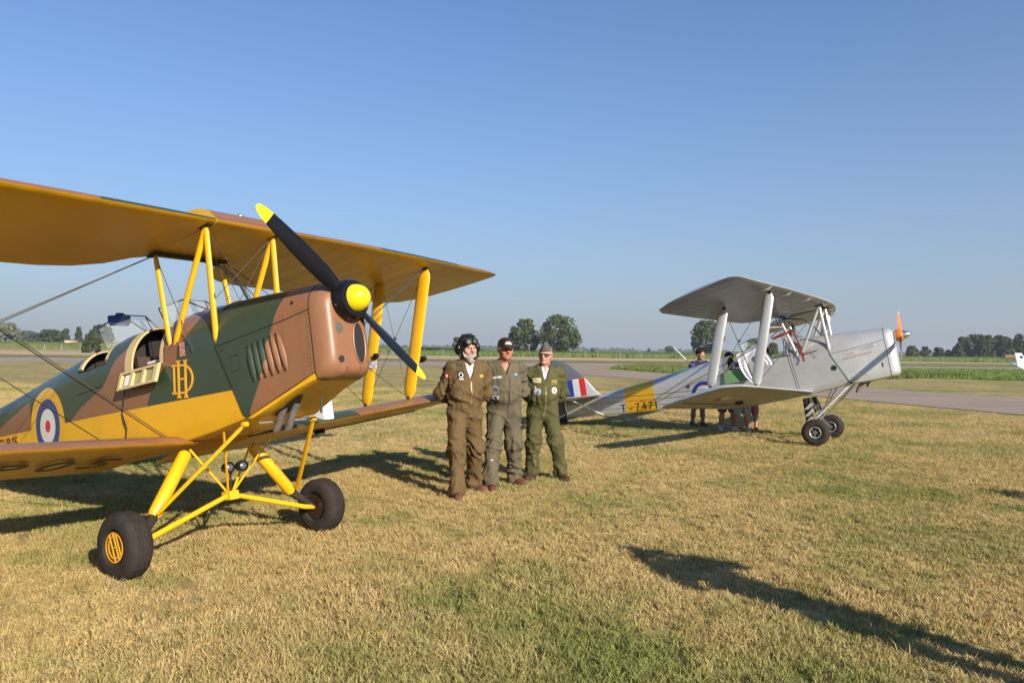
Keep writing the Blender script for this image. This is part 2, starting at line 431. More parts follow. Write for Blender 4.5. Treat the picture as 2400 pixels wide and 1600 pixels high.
def scatter(name, patches, cells, seed, label):
    """one object: points with geometry-nodes instances of a few tuft patches"""
    rnd = np.random.RandomState(seed)
    pts = np.array(cells); me = bpy.data.meshes.new(name)
    me.from_pydata([tuple(p) for p in pts], [], [])
    a = me.attributes.new('rz', 'FLOAT', 'POINT'); a.data.foreach_set('value', rnd.rand(len(pts)) * 6.283)
    a = me.attributes.new('sc', 'FLOAT', 'POINT'); a.data.foreach_set('value', rnd.uniform(.85, 1.2, len(pts)))
    a = me.attributes.new('pick', 'INT', 'POINT'); a.data.foreach_set('value', rnd.randint(0, len(patches), len(pts)).astype(np.int32))
    o = link(name, me)
    ng = bpy.data.node_groups.new(name, 'GeometryNodeTree')
    ng.interface.new_socket('Geometry', in_out='INPUT', socket_type='NodeSocketGeometry')
    ng.interface.new_socket('Geometry', in_out='OUTPUT', socket_type='NodeSocketGeometry')
    N = ng.nodes.new; L = ng.links.new
    gi = N('NodeGroupInput'); go = N('NodeGroupOutput'); jn = N('GeometryNodeJoinGeometry')
    rz = N('GeometryNodeInputNamedAttribute'); rz.data_type = 'FLOAT'; rz.inputs[0].default_value = 'rz'
    sc = N('GeometryNodeInputNamedAttribute'); sc.data_type = 'FLOAT'; sc.inputs[0].default_value = 'sc'
    pk = N('GeometryNodeInputNamedAttribute'); pk.data_type = 'INT'; pk.inputs[0].default_value = 'pick'
    cx = N('ShaderNodeCombineXYZ'); L(rz.outputs[0], cx.inputs[2])
    for i, p in enumerate(patches):
        oi = N('GeometryNodeObjectInfo'); oi.inputs[0].default_value = p
        cmp_ = N('FunctionNodeCompare'); cmp_.data_type = 'INT'; cmp_.operation = 'EQUAL'
        L(pk.outputs[0], cmp_.inputs[2]); cmp_.inputs[3].default_value = i
        ip = N('GeometryNodeInstanceOnPoints')
        L(gi.outputs[0], ip.inputs['Points']); L(cmp_.outputs[0], ip.inputs['Selection']); L(oi.outputs['Geometry'], ip.inputs['Instance'])
        L(cx.outputs[0], ip.inputs['Rotation']); L(sc.outputs[0], ip.inputs['Scale']); L(ip.outputs[0], jn.inputs[0])
    L(jn.outputs[0], go.inputs[0])
    md = o.modifiers.new('scatter', 'NODES'); md.node_group = ng
    return tag(o, label, 'grass', kind='stuff')
def in_poly(x, y, poly):
    c = False
    for i in range(len(poly)):
        x1, y1 = poly[i]; x2, y2 = poly[i - 1]
        if (y1 > y) != (y2 > y) and x < (x2 - x1) * (y - y1) / (y2 - y1) + x1: c = not c
    return c
def wedge_cells(y0, y1, step, seed, margin=0.8):
    rnd = random.Random(seed); c = []; y = y0
    while y < y1:
        xm = y * 0.68 + margin; x = -xm
        while x < xm:
            px_, py_ = x + rnd.uniform(-.2, .2) * step, y + rnd.uniform(-.2, .2) * step; x += step
            if y < 18 or not any(in_poly(px_ + a, py_ + b, tx) for a in (-.6, .6) for b in (-.6, .6)): c.append((px_, py_, 0))
        y += step
    return c
near_p = [tuft_patch(s, 2600, 0.62, 0.042) for s in (1, 2, 3, 4)]
scatter('short_grass', near_p, wedge_cells(2.3, 13.0, 0.5, 1), 5, 'short dry cropped grass under and around the aircraft in the foreground')
far_p = [tuft_patch(s, 1500, 1.2, 0.045) for s in (11, 12, 13)]
scatter('short_grass', far_p, wedge_cells(13.0, 34.0, 1.0, 2), 6, 'short dry cropped grass reaching back to the taxiway')

def green_cells(y0, y1, step, seed, x0, x1, thr):
    rnd = random.Random(seed); c = []; lat = np.random.RandomState(seed).rand(64, 64); y = y0
    while y < y1:
        x = x0
        while x < x1:
            i, j = int((x - x0) / .45) % 64, int((y - y0) / .45) % 64
            if abs(x) < y * .68 + .4 and lat[i, j] > thr + (y - y0) * .09: c.append((x + rnd.uniform(-.1, .1), y + rnd.uniform(-.1, .1), 0))
            x += step
        y += step
    return c
tall_p = [tuft_patch(s, 300, 0.30, 0.052) for s in (21, 22, 23)]
scatter('lush_grass', tall_p, green_cells(2.4, 4.6, .24, 3, -1.2, 4.0, .40), 7, 'longer green tufts in the grass along the bottom right of the picture')
straw_p = [tuft_patch(s, 18, 0.6, 0.07) for s in (31, 32, 33)]
scatter('straw', straw_p, wedge_cells(2.3, 9.0, .45, 8), 9, 'loose longer straw blades scattered through the near turf')
# ---------------------------------------------------------------- biplanes
FUS = [  # x, half width, bottom z, side top z, top z
 (.45, .328, .085, .68, 1.055), (.2, .332, .03, .68, 1.075), (0, .335, .0, .68, 1.08), (-.12, .335, .005, .675, 1.08), (-.24, .335, .01, .67, 1.07), (-.42, .335, .018, .67, 1.065), (-.60, .335, .025, .67, 1.06), (-.78, .334, .033, .68, 1.06),
 (-.93, .333, .04, .69, 1.06), (-1.08, .332, .045, .70, 1.05), (-1.25, .328, .052, .70, 1.03), (-1.42, .32, .06, .70, 1.005), (-1.58, .312, .066, .71, .995), (-1.72, .305, .072, .71, .985), (-1.85, .297, .077, .70, .965),
 (-2.05, .28, .086, .68, .945), (-2.25, .262, .094, .66, .92), (-2.7, .23, .113, .63, .86), (-3.2, .195, .133, .60, .79), (-3.85, .145, .16, .55, .72), (-4.45, .10, .21, .52, .665), (-4.9, .065, .235, .50, .64), (-5.33, .03, .26, .49, .62)]
FX = [f[0] for f in FUS][::-1]
def fus(x):
    return [float(np.interp(x, FX, [f[i] for f in FUS][::-1])) for i in (1, 2, 3, 4)]
def fsec(w, zb, zs, zt, rc=.03, p=2.1):
    """half section from bottom centre up the port side to top centre"""
    pts = [(0, zb), (w * .5, zb), (w - rc, zb), (w - rc * .3, zb + rc * .3), (w, zb + rc)]
    for i in range(1, 6): pts.append((w, zb + rc + (zs - zb - rc) * i / 6))
    n = 12
    for i in range(n + 1):
        a = PI / 2 * i / n; c, s_ = math.cos(a), math.sin(a)
        pts.append((w * c ** (2 / p), zs + (zt - zs) * s_ ** (2 / p)))
    return pts
def ring(x, sec, shear=None):
    full = sec + [(-y, z) for y, z in sec[-2:0:-1]]
    return [(x + (shear(z) if shear else 0), y, z) for y, z in full]
def seclen(): return len(fsec(.3, 0, .6, 1))

def airfoil(n=11):
    up, lo = [], []
    for i in range(n + 1):
        c = (1 - math.cos(PI * i / n)) / 2
        t = 5 * .105 * (.2969 * math.sqrt(c) - .126 * c - .3516 * c ** 2 + .2843 * c ** 3 - .1036 * c ** 4)
        cam = .042 * (2 * .4 * c - c * c) / .16 if c < .4 else .042 * ((1 - .8) + .8 * c - c * c) / .36
        up.append((c, cam + t * 1.05)); lo.append((c, max(cam - t, -.010 * (1 - math.exp(-c * 60))) if c > .5 else -.012 * (1 - math.exp(-c * 70)) + .002 * math.exp(-c * 90) + .012 * max(0, c - .25)))
    return up, lo
AF_UP, AF_LO = airfoil()
def wing_mesh(st, sgn, up_i=0, lo_i=1, le_i=0, cap=True):
    """st: (y, xle, xte, zle, incidence, thickness factor). Upper, lower and leading-edge strips carry separate materials"""
    mb = MB(); R = []
    for (y, xl, xt, zl, inc, th) in st:
        c = xl - xt; r = []
        for q, lst in ((0, AF_LO[::-1]), (1, AF_UP[1:-1])):
            for (a, z) in lst: r.append((xl - a * c, sgn * y, zl + z * c * th - inc * a * c))
        R.append(r)
    n = len(R[0]); nl = len(AF_LO)
    vs = [p for r in R for p in r]; fs = []; ms = []
    for i in range(len(R) - 1):
        for j in range(n):
            k = (j + 1) % n; fs.append((i * n + j, i * n + k, (i + 1) * n + k, (i + 1) * n + j))
            ms.append(lo_i if j < nl - 1 else (le_i if j < nl else up_i))
    fs.append(tuple(range(n))); ms.append(lo_i)
    fs.append(tuple((len(R) - 1) * n + j for j in range(n))); ms.append(lo_i)
    mb.v = vs; mb.f = fs; mb.mi = ms
    return mb

def fabric_bump(M, sp=0.70):
    x, y, z = M.xyz()
    r = (y * (2 * PI / sp)).sin().abs().pw(6.0)
    return r * 1.0 + M.noise(2.5, 2) * 0.5
def wing_paint(name, segs, a, b, wob=.25):
    """brown/green bands across the span: segs = list of (y0, y1) where colour b shows"""
    M = Mat(name, 0.4); x, y, z = M.xyz(); y = y + (x * wob) + (M.noise(1.6, 2) - 0.5) * 0.5
    f = None
    for (p, q) in segs:
        g = y.gt(p)._m('MULTIPLY', y.lt(q)); f = g if f is None else f.mx(g)
    M.color(M.mix(M.noise(5, 4).ramp(.3, .7) * 0.18, M.mix(f, a, b), (.02, .02, .02))); M.bump(fabric_bump(M), .25, .004)
    return M.m
def plain_fabric(name, c, rough=.42, metal=0.0, amt=.1):
    M = Mat(name, rough, metal); M.color(M.vary(c, amt, 1.6)); M.bump(fabric_bump(M), .45, .008); return M.m

def strut(mb, p0, p1, chord, thick, along=(1, 0, 0), tp=.07, n=12):
    p0, p1 = V(p0), V(p1); L = (p1 - p0).length
    pts = [p0, p0.lerp(p1, tp * .5), p0.lerp(p1, tp), p0.lerp(p1, 1 - tp), p0.lerp(p1, 1 - tp * .5), p1]
    r = [.38, .80, 1, 1, .80, .38]
    mb.path(pts, r, n, flat=(chord / 2, thick / 2), along=along); return mb

def fuselage_paint(kind, ox, oz):
    M = Mat('fuselage_paint_' + kind, .38, coat=.12 if kind == 'camouflage' else .5)
    x, y, z = M.xyz(); x = x - ox; z = z - oz
    if kind == 'camouflage':
        wob = (M.noise(2.0, 2) - .5) * .10
        c_ = z.piecewise([(.386, -1.75), (.487, -1.52), (.597, -1.155), (.681, -1.057), (.818, -.927), (.913, -.76), (1.05, -.70)])
        b_ = z.piecewise([(.349, -.506), (.454, -.442), (.60, -.27), (.719, -.1), (.798, .009), (.885, .12), (1.0, .20)])
        mid = x.gt(c_)._m('MULTIPLY', x.lt(b_))
        tail = x.lt(-2.62)._m('MULTIPLY', z.lt((x + 3.378) * .2415 + .494)) 
        tail2 = x.lt(-3.9)._m('MULTIPLY', x.gt(-4.9))
        f = mid.mx(tail).mx(tail2)
        col = M.mix(f, GRN, BRN)
        low = z.lt((x * -.0215) + .334)
        dx = x + 2.253; dz = z - .388
        d = (dx * dx + dz * dz).sqrt()
        col = M.mix(low, col, YEL)
        col = M.mix(d.lt(.37)._m('MULTIPLY', z.gt(.2)), col, YEL)
        bl, wh, rd = (.018, .05, .21), (.72, .70, .64), (.62, .02, .035)
        r1, r2, r3 = .262, .167, .058
    else:
        base = (.50, .50, .49)
        top = (.34, .42, .53)
        col = M.mix(x.gt(-3.84)._m('MULTIPLY', x.lt(-3.14)), base, (.80, .43, .015))
        dx = x + 2.05; dz = z - .30
        d = (dx * dx + dz * dz).sqrt()
        bl, wh, rd = (.02, .05, .30), (.74, .73, .71), (.6, .03, .03)
        r1, r2, r3 = .275, .195, .10
        M.b.inputs['Metallic'].default_value = .3
    col = M.mix(d.lt(r1), col, bl); col = M.mix(d.lt(r2), col, wh); col = M.mix(d.lt(r3), col, rd)
    n = M.noise(4, 5, .6).ramp(.3, .75)
    M.color(M.mix(n * .16, col, (.06, .05, .04)))
    M.rough(M.noise(7, 4) * .14 + (.27 if kind == 'camouflage' else .15)); M.bump(M.noise(1.7, 2) * 1.0, .25, .02)
    return M.m
def cowl_paint(kind, ox, oz):
    M = Mat('cowling_paint_' + kind, .36, coat=.08)
    x, y, z = M.xyz(); x = x - ox; z = z - oz
    if kind == 'camouflage':
        g_ = z.piecewise([(.1, .765), (.147, .771), (.268, .841), (.42, .93), (.515, .995), (.595, .99), (.757, 1.072), (.865, 1.12), (1.0, 1.17)])
        col = M.mix(x.gt(g_), GRN, BRN)
        col = M.mix(z.lt(x.piecewise([(.5, .02), (.757, .10), (1.406, .325), (1.41, .0), (2, 0)])), col, YEL)
    else:
        col = (.60, .595, .58); M.b.inputs['Metallic'].default_value = .45
    n = M.noise(9, 5, .65).ramp(.35, .8)
    st_ = M.noise(1.0, 5, .7, vec=M.vec(x * 30, y * 30, z * 3)).ramp(.52, .8)
    ch = M.noise(38, 3, .8).ramp(.66, .72)
    M.color(M.mix(ch * .35, M.mix(st_ * .28 + n * .12, col, (.05, .04, .035)), (.42, .36, .30))); M.rough(M.noise(5, 4) * .16 + .32)
    M.bump(M.noise(3, 2), .12, .02)
    return M.m

def ribbon(mb, pts, w, closed=False, thick=.004, m=None):
    """flat 2-D stroke in x,z on a plane y=0; returns raised ribbon"""
    n = len(pts); L, R_ = [], []
    for i, p in enumerate(pts):
        a = pts[i - 1] if (i or closed) else p; b = pts[(i + 1) % n] if (i < n - 1 or closed) else p
        tx, tz = b[0] - a[0], b[1] - a[1]; l = math.hypot(tx, tz) or 1; nx, nz = -tz / l, tx / l
        ww = w[i] if isinstance(w, (list, tuple)) else w
        L.append((p[0] + nx * ww / 2, p[1] + nz * ww / 2)); R_.append((p[0] - nx * ww / 2, p[1] - nz * ww / 2))
    vs = [(a, thick, b) for a, b in L] + [(a, thick, b) for a, b in R_] + [(a, 0, b) for a, b in L] + [(a, 0, b) for a, b in R_]
    fs = []
    for i in range(n if closed else n - 1):
        j = (i + 1) % n
        fs += [(i, j, n + j, n + i), (i, 2 * n + i, 2 * n + j, j), (n + i, n + j, 3 * n + j, 3 * n + i)]
    return mb.add(vs, fs, m)
def monogram(scale=1.0):
    mb = MB(); s = scale
    arc = [(.055 + .085 * math.sin(a) * 1.0, .115 * math.cos(a)) for a in [PI * i / 14 for i in range(15)]]
    D = [(-.085, .115)] + [(a - .045, b) for a, b in arc] + [(-.085, -.115)]
    D = [(-.11, .112), (-.055, .115), (0, .112)] + [(.0 + .105 * math.sin(a), .115 * math.cos(a)) for a in [PI * i / 14 for i in range(1, 14)]] + [(0, -.112), (-.055, -.115), (-.11, -.112)]
    ribbon(mb, [(a * s, b * s) for a, b in D], .018 * s)
    ribbon(mb, [(-.085 * s, .115 * s), (-.085 * s, -.115 * s)], .016 * s, thick=.0045)
    for x in (-.038, .034):
        ribbon(mb, [(x * s, .155 * s), (x * s, .13 * s), (x * s, -.13 * s), (x * s, -.155 * s)], [.045 * s, .018 * s, .018 * s, .045 * s], thick=.005)
    ribbon(mb, [(-.038 * s, 0), (.034 * s, 0)], .016 * s, thick=.0045)
    return mb

def cloth_c(n_, c_): return paint(n_, c_, .85)
def blade_mesh(sign, ang0, Rr, tipr, hubc, wide=1.0, pitch=1):
    mb = MB(); st = [(.04, .075, .075, 60), (.10, .085, .07, 58), (.17, .115, .045, 50), (.28, .145, .032, 42), (.42, .155, .025, 34), (.58, .150, .019, 28), (.72, .135, .014, 24), (.84, .115, .011, 21), (.91, .088, .009, 20), (.95, .058, .007, 20), (.965, .025, .005, 20)]
    n = 12; rings = []
    rdir = Vector((0, math.cos(ang0), math.sin(ang0))) * sign; tdir = Vector((1, 0, 0)).cross(rdir)
    for (r, c, t, pa) in st:
        a = rad(pa) * pitch * .62; c = c * .86; ch = tdir * math.cos(a) + Vector((1, 0, 0)) * math.sin(a); nn = rdir.cross(ch)
        rings.append([V(hubc) + rdir * r + ch * (math.cos(2 * PI * j / n) * c * wide / 2) + nn * (math.sin(2 * PI * j / n) * t / 2 * (1 if math.sin(2 * PI * j / n) > 0 else .35)) for j in range(n)])
    mb.rings(rings[:1] + rings[1:], True)
    nf = len(mb.f)
    for i in range(nf):
        ringi = i // n
        if ringi < len(st) - 1 and st[ringi][0] >= tipr - .001: mb.mi[i] = 1
    mb.mi[-1] = 1
    return mb

FIT = {'A': {'k': {'hub': [1.5831, 0.0, 0.8318],
 'cft': [0.4664, 0.3279, 1.6397],
 'crt': [-0.2294, 0.3203, 1.5767],
 'cfb': [0.4456, 0.3168, 0.6908],
 'cmb': [-0.0949, 0.3557, 0.7735],
 'fwl': [0.7078, 0.3368, 0.0615],
 'wh': [0.0405, 0.9401, -0.6995],
 'clt': [-0.06, 0.3182, -0.085],
 'clb': [-0.0232, 0.6661, -0.5372],
 'rb': [0.0411, 0.6718, -0.5194],
 'pa': [0.0136, -0.0, -0.4741],
 'llr': [0.0028, 0.3018, -0.011],
 'ift': [0.0731, 2.8852, 1.717],
 'irt': [-0.6265, 2.8825, 1.7227],
 'ifb': [-0.4124, 2.878, 0.2716],
 'irb': [-1.1197, 2.9059, 0.283],
 'ulr': [0.5854, 0.3189, 1.668],
 'utl': [0.0476, 4.4187, 1.839],
 'utt': [-1.2501, 4.3303, 1.686],
 'ltl': [-0.2511, 4.2953, 0.2481],
 'tlr': [-4.425, 0.1587, 0.6472],
 'tws': [-5.4592, -0.0, 0.1068],
 'ncj': [1.3871, 0.2368, 0.7814],
 'ncl': [1.4183, 0.251, 0.3208]}, 'R': [[0.826087, 0.542644, -0.152045], [-0.532764, 0.839952, 0.103162], [0.183691, -0.004217, 0.982975]],
 't': [-2.3788, 6.5085, 0.9201],
 'th': 2.4798}, 'B': {'k': {'hub': [1.661, 0.0, 0.8202],
 'cft': [0.4271, 0.3354, 1.6112],
 'crt': [-0.3332, 0.3353, 1.5553],
 'cfb': [0.4534, 0.3154, 0.724],
 'cmb': [-0.0924, 0.3464, 0.7355],
 'fwl': [0.7228, 0.3242, 0.1058],
 'wh': [0.0393, 0.8811, -0.7013],
 'clt': [-0.0571, 0.3199, -0.082],
 'clb': [-0.0188, 0.6669, -0.54],
 'rb': [0.048, 0.6477, -0.46],
 'pa': [0.0183, -0.0, -0.476],
 'llr': [0.0324, 0.2968, 0.0269],
 'ift': [0.0962, 2.882, 1.7108],
 'irt': [-0.6785, 2.8877, 1.614],
 'ifb': [-0.3855, 2.8925, 0.2596],
 'irb': [-1.1351, 2.8921, 0.3519],
 'ulr': [0.6049, 0.3087, 1.6652],
 'utl': [0.0616, 4.4336, 1.8388],
 'utt': [-1.2732, 4.3247, 1.6459],
 'ltl': [-0.2506, 4.2951, 0.2459],
 'tlr': [-4.4264, 0.1595, 0.65],
 'tws': [-5.4623, -0.0, 0.1047],
 'ncj': [1.3817, 0.2389, 0.7751],
 'ncl': [1.4155, 0.2505, 0.2955]}, 'R': [[0.846069, 0.50963, -0.156347], [-0.497257, 0.860208, 0.113039], [0.192099, -0.017894, 0.981212]],
 't': [5.8512, 15.1303, 0.9205],
 'th': 0.5256}}
def build_biplane(pl):
    global OFF
    A = pl == 'A'; fit = FIT[pl]; k = {a: Vector(b) for a, b in fit['k'].items()}
    R = Matrix(fit['R']); t = Vector(fit['t'])
    ax = Vector((k['wh'].x, 0, k['wh'].z)); G = R @ ax + t; G.z = 0
    root = bpy.data.objects.new('biplane', None); COL.objects.link(root)
    M4 = R.to_4x4(); M4.translation = G; root.matrix_world = M4
    c = R.transposed() @ (G - t); OFF = -c; ox, oz = OFF.x, OFF.z
    def mir(n, s): v = k[n].copy(); v.y *= s; return v
    kind = 'camouflage' if A else 'silver'
    fm = fuselage_paint(kind, ox, oz); cm = cowl_paint(kind, ox, oz)
    strm = m_yel if A else m_silm
    # --- fuselage
    door_side = -1
    front = (-.78, -.24); rear = (-1.58, -1.08)
    mb = MB(); xs = [f[0] for f in FUS]
    shear = lambda x: (lambda z: .27 * max(0, min(1, x / .45)) * max(0, min(1, (.68 - z) / .6)))
    rings = [ring(x, fsec(w, zb, zs, zt), shear(x) if x > 0 else None) for (x, w, zb, zs, zt) in FUS]
    n = len(rings[0]); vs = [p for r in rings for p in r]; fs = []
    for i in range(len(rings) - 1):
        xm = (FUS[i][0] + FUS[i + 1][0]) / 2
        for j in range(n):
            q = (j + 1) % n
            zm = (rings[i][j][2] + rings[i][q][2]) / 2; ym = rings[i][j][1]
            hole = False
            if front[0] < xm < front[1]: hole = zm > (.665 if (A and ym < 0) else .80)
            if rear[0] < xm < rear[1]: hole = zm > (.665 if (not A and ym < 0) else .80)
            if not hole: fs.append((i * n + j, i * n + q, (i + 1) * n + q, (i + 1) * n + j))
    fs.append(tuple((len(rings) - 1) * n + j for j in range(n)))
    mb.add(vs, fs); f_ob = mb.build('fuselage', fm, root, 40)
    # cockpit interiors: tub, coaming, seat, panel
    for ci, (x0, x1) in enumerate((rear, front)):
        opened = (A and ci == 1) or (not A and ci == 0)
        xm0 = (x0 + x1) / 2; tub = MB(); w = fus((x0 + x1) / 2)[0] - .012
        zt_ = fus(x0)[3]
        sec = [(-w, .80), (-w, .12), (w, .12), (w, .80)]
        if opened: sec[0] = (-w, .66)
        tub.rings([[(x, y * (fus(x)[0] - .014) / w, max(z, fus(x)[2] + .02)) for y, z in sec] for x in (x0 - .12, x0, xm0, x1, x1 + .10)], False, False)
        # bulkheads
        for xx in (x0 - .12, x1 + .10):
            s_ = fsec(*[a - b for a, b in zip(fus(xx), (.012, -.02, .01, .012))])
            pr = ring(xx, s_); tub.add(pr, [tuple(range(len(pr)))])
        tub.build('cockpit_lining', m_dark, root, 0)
        for (xa, xb) in ((x0 - .002, x0 + (.10 if opened else .05)), (x1 - .035, x1 + .002)):
            co = MB(); ra, rb = [], []
            z0 = .668 if opened else .802
            for xx, lst, ins in ((xa, ra, 0), (xb, rb, 0)):
                w_, zb_, zs_, zt2 = fus(xx)
                s_ = [q for q in fsec(w_ + .003, zb_, zs_, zt2 + .003) if q[1] > .1]
                full = s_ + [(-y, z) for y, z in s_[-2::-1]]
                full = [(y, z) for (y, z) in full if z > (z0 if y < 0 else .80)]
                lst += [(xx, y, z) for y, z in full]
            m_ = min(len(ra), len(rb)); ra, rb = ra[-m_:], rb[-m_:]
            ri = lambda L_: [(p[0], p[1] * .955, p[2] - .014) for p in L_]
            co.rings([ra, rb, ri(rb), ri(ra), ra], False, False)
            co.build('cockpit_coaming', m_tan if A else paint('grey_leather', (.2, .19, .18), .6), root, 60)
        seat = MB(); xm = (x0 + x1) / 2
        seat.box((xm - .02, 0, .30), (.36, .42, .05)).box((x0 + .02, 0, .56), (.05, .44, .50), Matrix.Rotation(rad(-8), 3, 'Y'))
        seat.build('seat', paint('seat_leather', (.06, .035, .025), .6), root)
        if not A and ci == 0:
            MB().path([(x0 + .14, -.20, .74), (x0 + .16, 0, .80), (x0 + .14, .2, .74)], [.06, .09, .06], 10).build('seat_cushion', cloth_c('pale_cushion', (.45, .34, .33)), root)
            MB().path([(x1 - .10, -.22, .66), (x1 - .08, -.05, .80), (x1 - .10, .15, .74)], .035, 8, flat=(1, .5)).build('harness', paint('red_harness', (.50, .05, .03), .7), root)
        pan = MB(); pan.box((x1 + .06, 0, .80), (.03, .52, .24)); pan.build('instrument_panel', m_dark, root)
        dl = MB()
        for y in (-.18, -.06, .06, .18): dl.lathe([(0, .045), (.012, .045), (.012, .036), (.004, .036)], (x1 + .042, y, .82), (-1, 0, 0), 16)
        dl.build('dial', m_steel, root)
        st_ = MB(); st_.box((xm + .02, -.25, .72), (.16, .012, .02)).box((xm + .09, -.25, .70), (.02, .012, .06)); st_.build('throttle_lever', m_wht, root)
    # --- folded-down cockpit door
    if A: dx0, dx1, zt_, zl, cmn = -.79, -.24, .672, .155, m_tan
    else: dx0, dx1, zt_, zl, cmn = -1.57, -1.09, .69, .25, paint('green_lining', (.13, .26, .10), .5, amt=.12)
    yd = -(fus((dx0 + dx1) / 2)[0] + .012); til = .05 if A else .035
    d = MB()
    def DP(x, u, o=0): return (x, yd - til * u - o - .004, zt_ - zl * u)
    d.add([DP(dx0, 0), DP(dx1, 0), DP(dx1, 1), DP(dx0, 1), DP(dx0, 0, -.008), DP(dx1, 0, -.008), DP(dx1, 1, -.008), DP(dx0, 1, -.008)], [(0, 1, 2, 3), (7, 6, 5, 4), (0, 4, 5, 1), (1, 5, 6, 2), (2, 6, 7, 3), (3, 7, 4, 0)])
    door = d.build('cockpit_door', paint('green_lining', (.13, .26, .10)) if not A else paint('door_lining', (.36, .31, .15), .5), root, 0)
    if A:
        tag(door, 'open cockpit door hanging down with cream frame ribs')
        fr = MB()
        for (xa, xb, ua, ub) in ((dx0, dx1, 0, .14), (dx0, dx1, .88, 1), (dx0, dx0 + .035, .14, .88), (dx1 - .05, dx1, .14, .88), (dx0 + .17, dx0 + .205, .14, .88), (dx0 + .335, dx0 + .37, .14, .88)):
            q = [DP(xa, ua, .022), DP(xb, ua, .022), DP(xb, ub, .022), DP(xa, ub, .022), DP(xa, ua), DP(xb, ua), DP(xb, ub), DP(xa, ub)]
            fr.add(q, [(0, 1, 2, 3), (0, 4, 5, 1), (1, 5, 6, 2), (2, 6, 7, 3), (3, 7, 4, 0)])
        fr.build('frame', m_tan, door, 0)
        pl_ = MB(); pl_.add([DP(dx0 + .07, .22, .004), DP(dx0 + .15, .22, .004), DP(dx0 + .15, .8, .004), DP(dx0 + .07, .8, .004)], [(0, 1, 2, 3)]); pl_.build('placard', m_wht, door, 0)
    # --- engine cowling
    x1c = 1.42; nb = .27 if A else .10
    cst = [(.452, .331, .075, .68, 1.062), (.70, .325, .07, .70, 1.045), (.95, .302, .13 if A else .07, .73, 1.03), (1.2, .268, .22 if A else .08, .76, 1.015), (x1c - .015, .240, nb, .785, 1.0)]
    mb = MB()
    sh0 = lambda w_: (lambda z: .265 * w_ * max(0, min(1, (.68 - z) / .6)))
    rr = [ring(x, fsec(w, zb, zs, zt, .05, 2.2), sh0(max(0, 1 - i * 1.0))) for i, (x, w, zb, zs, zt) in enumerate(cst)]
    rr[1] = ring(.72, fsec(*cst[1][1:], .05, 2.2), lambda z: .06 * max(0, min(1, (.68 - z) / .6)))
    mb.rings(rr, False); mb.add(rr[0], [tuple(range(len(rr[0])))]); cowl = mb.build('engine_cowling', cm, root, 35)
    # nose cowl, rounded towards the spinner
    nz = []
    for q in range(9):
        a = PI / 2 * q / 8; sx_ = math.sin(a); cx_ = 1 - math.cos(a)
        nz.append((x1c - .010 + .142 * sx_, .241 - .085 * cx_ - .012 * sx_, nb + .085 * cx_ - .012 * sx_, .785 - .02 * cx_, 1.001 - .075 * cx_ - .012 * sx_))
    mb = MB(); rr = [ring(x, fsec(w, zb, zs, zt, rc, 2.2)) for (x, w, zb, zs, zt), rc in zip(nz, (.05, .06, .07, .08, .09, .09, .09, .09, .09))]
    mb.rings(rr, False); mb.add(rr[-1], [tuple(range(len(rr[-1])))]); nose = mb.build('nose_cowl', cm, root, 40)
    xf = x1c + .132
    # lines between the panels
    sm = MB()
    def cw(x): return float(np.interp(x, [c_[0] for c_ in cst], [c_[1] for c_ in cst])) + .002
    for s in (-1, 1):
        p = [(x, s * cw(x), z) for x, z in ((.46, .683), (.7, .70), (.95, .725), (1.2, .755), (1.40, .785))]
        sm.path(p, .0035, 5)
        if A: sm.path([(.76, s * cw(.76), .103), (1.0, s * cw(1.0), .187), (1.2, s * cw(1.2), .257), (1.405, s * cw(1.405), .328)], .003, 5)
    s_ = [(x1c - .012, y, z) for (_, y, z) in ring(0, fsec(.2415, nb, .785, 1.002, .05, 2.2))]
    sm.path(s_ + [s_[0]], .0035, 5)
    sm.path([(.452 + .265 * max(0, min(1, (.68 - z) / .6)), y * 1.003, z) for (_, y, z) in ring(0, fsec(.332, .075, .68, 1.064, .05, 2.2)) if z > .08], .004, 5)
    sm.build('panel_seam', m_dark, cowl)
    # louvres, scoops, holes, hatch
    if A:
        for i in range(6):
            xt = .803 + (1.093 - .803) * i / 5; xb = .834 + (1.148 - .834) * i / 5; zt2 = .628 + (.67 - .628) * i / 5; zb2 = .346 + (.379 - .346) * i / 5
            lv = MB(); ra = []
            for q in range(9):
                u = q / 8; xx = xt + (xb - xt) * u; zz = zt2 + (zb2 - zt2) * u; y0 = -cw(xx); h = .020 * math.sin(PI * u) ** .6 + .001; wd = .040 * (0.35 + .65 * math.sin(PI * u) ** .5)
                ra.append([(xx + wd, y0 - .000, zz), (xx + wd * .7, y0 - h * .75, zz), (xx + wd * .25, y0 - h, zz), (xx, y0 - h * .9, zz)])
            lv.rings(ra, False, False); l_ob = lv.build('louvre', cm, root, 60)
            sl = MB(); sl.rings([[(p[3][0] - .013, -cw(p[3][0]) - .005, p[3][2]), (p[3][0] + .002, -cw(p[3][0]) - .005, p[3][2])] for p in ra], False, False)
            sl.build('slot', m_dark, l_ob, 0)
        hb = MB(); xs_, zs2 = .60, .51
        for (xa, za, xb_, zb3) in ((.60, .57, .70, .583), (.70, .583, .70, .465), (.70, .465, .60, .45), (.60, .45, .60, .57)):
            hb.path([(xa, -cw(xa) - .001, za), (xb_, -cw(xb_) - .001, zb3)], .0022, 4)
        hb.build('hatch', m_dark, cowl)
        for (xh, zh, rh) in ((1.26, .865, .012), (.52, .64, .009)):
            MB().lathe([(0, rh), (.003, rh)], (xh, -cw(xh) - (.0 if zh < .78 else -.008), zh), (0, -1, 0), 14).build('drain_hole', m_dark, cowl)
        rv = MB(); rnd = random.Random(4)
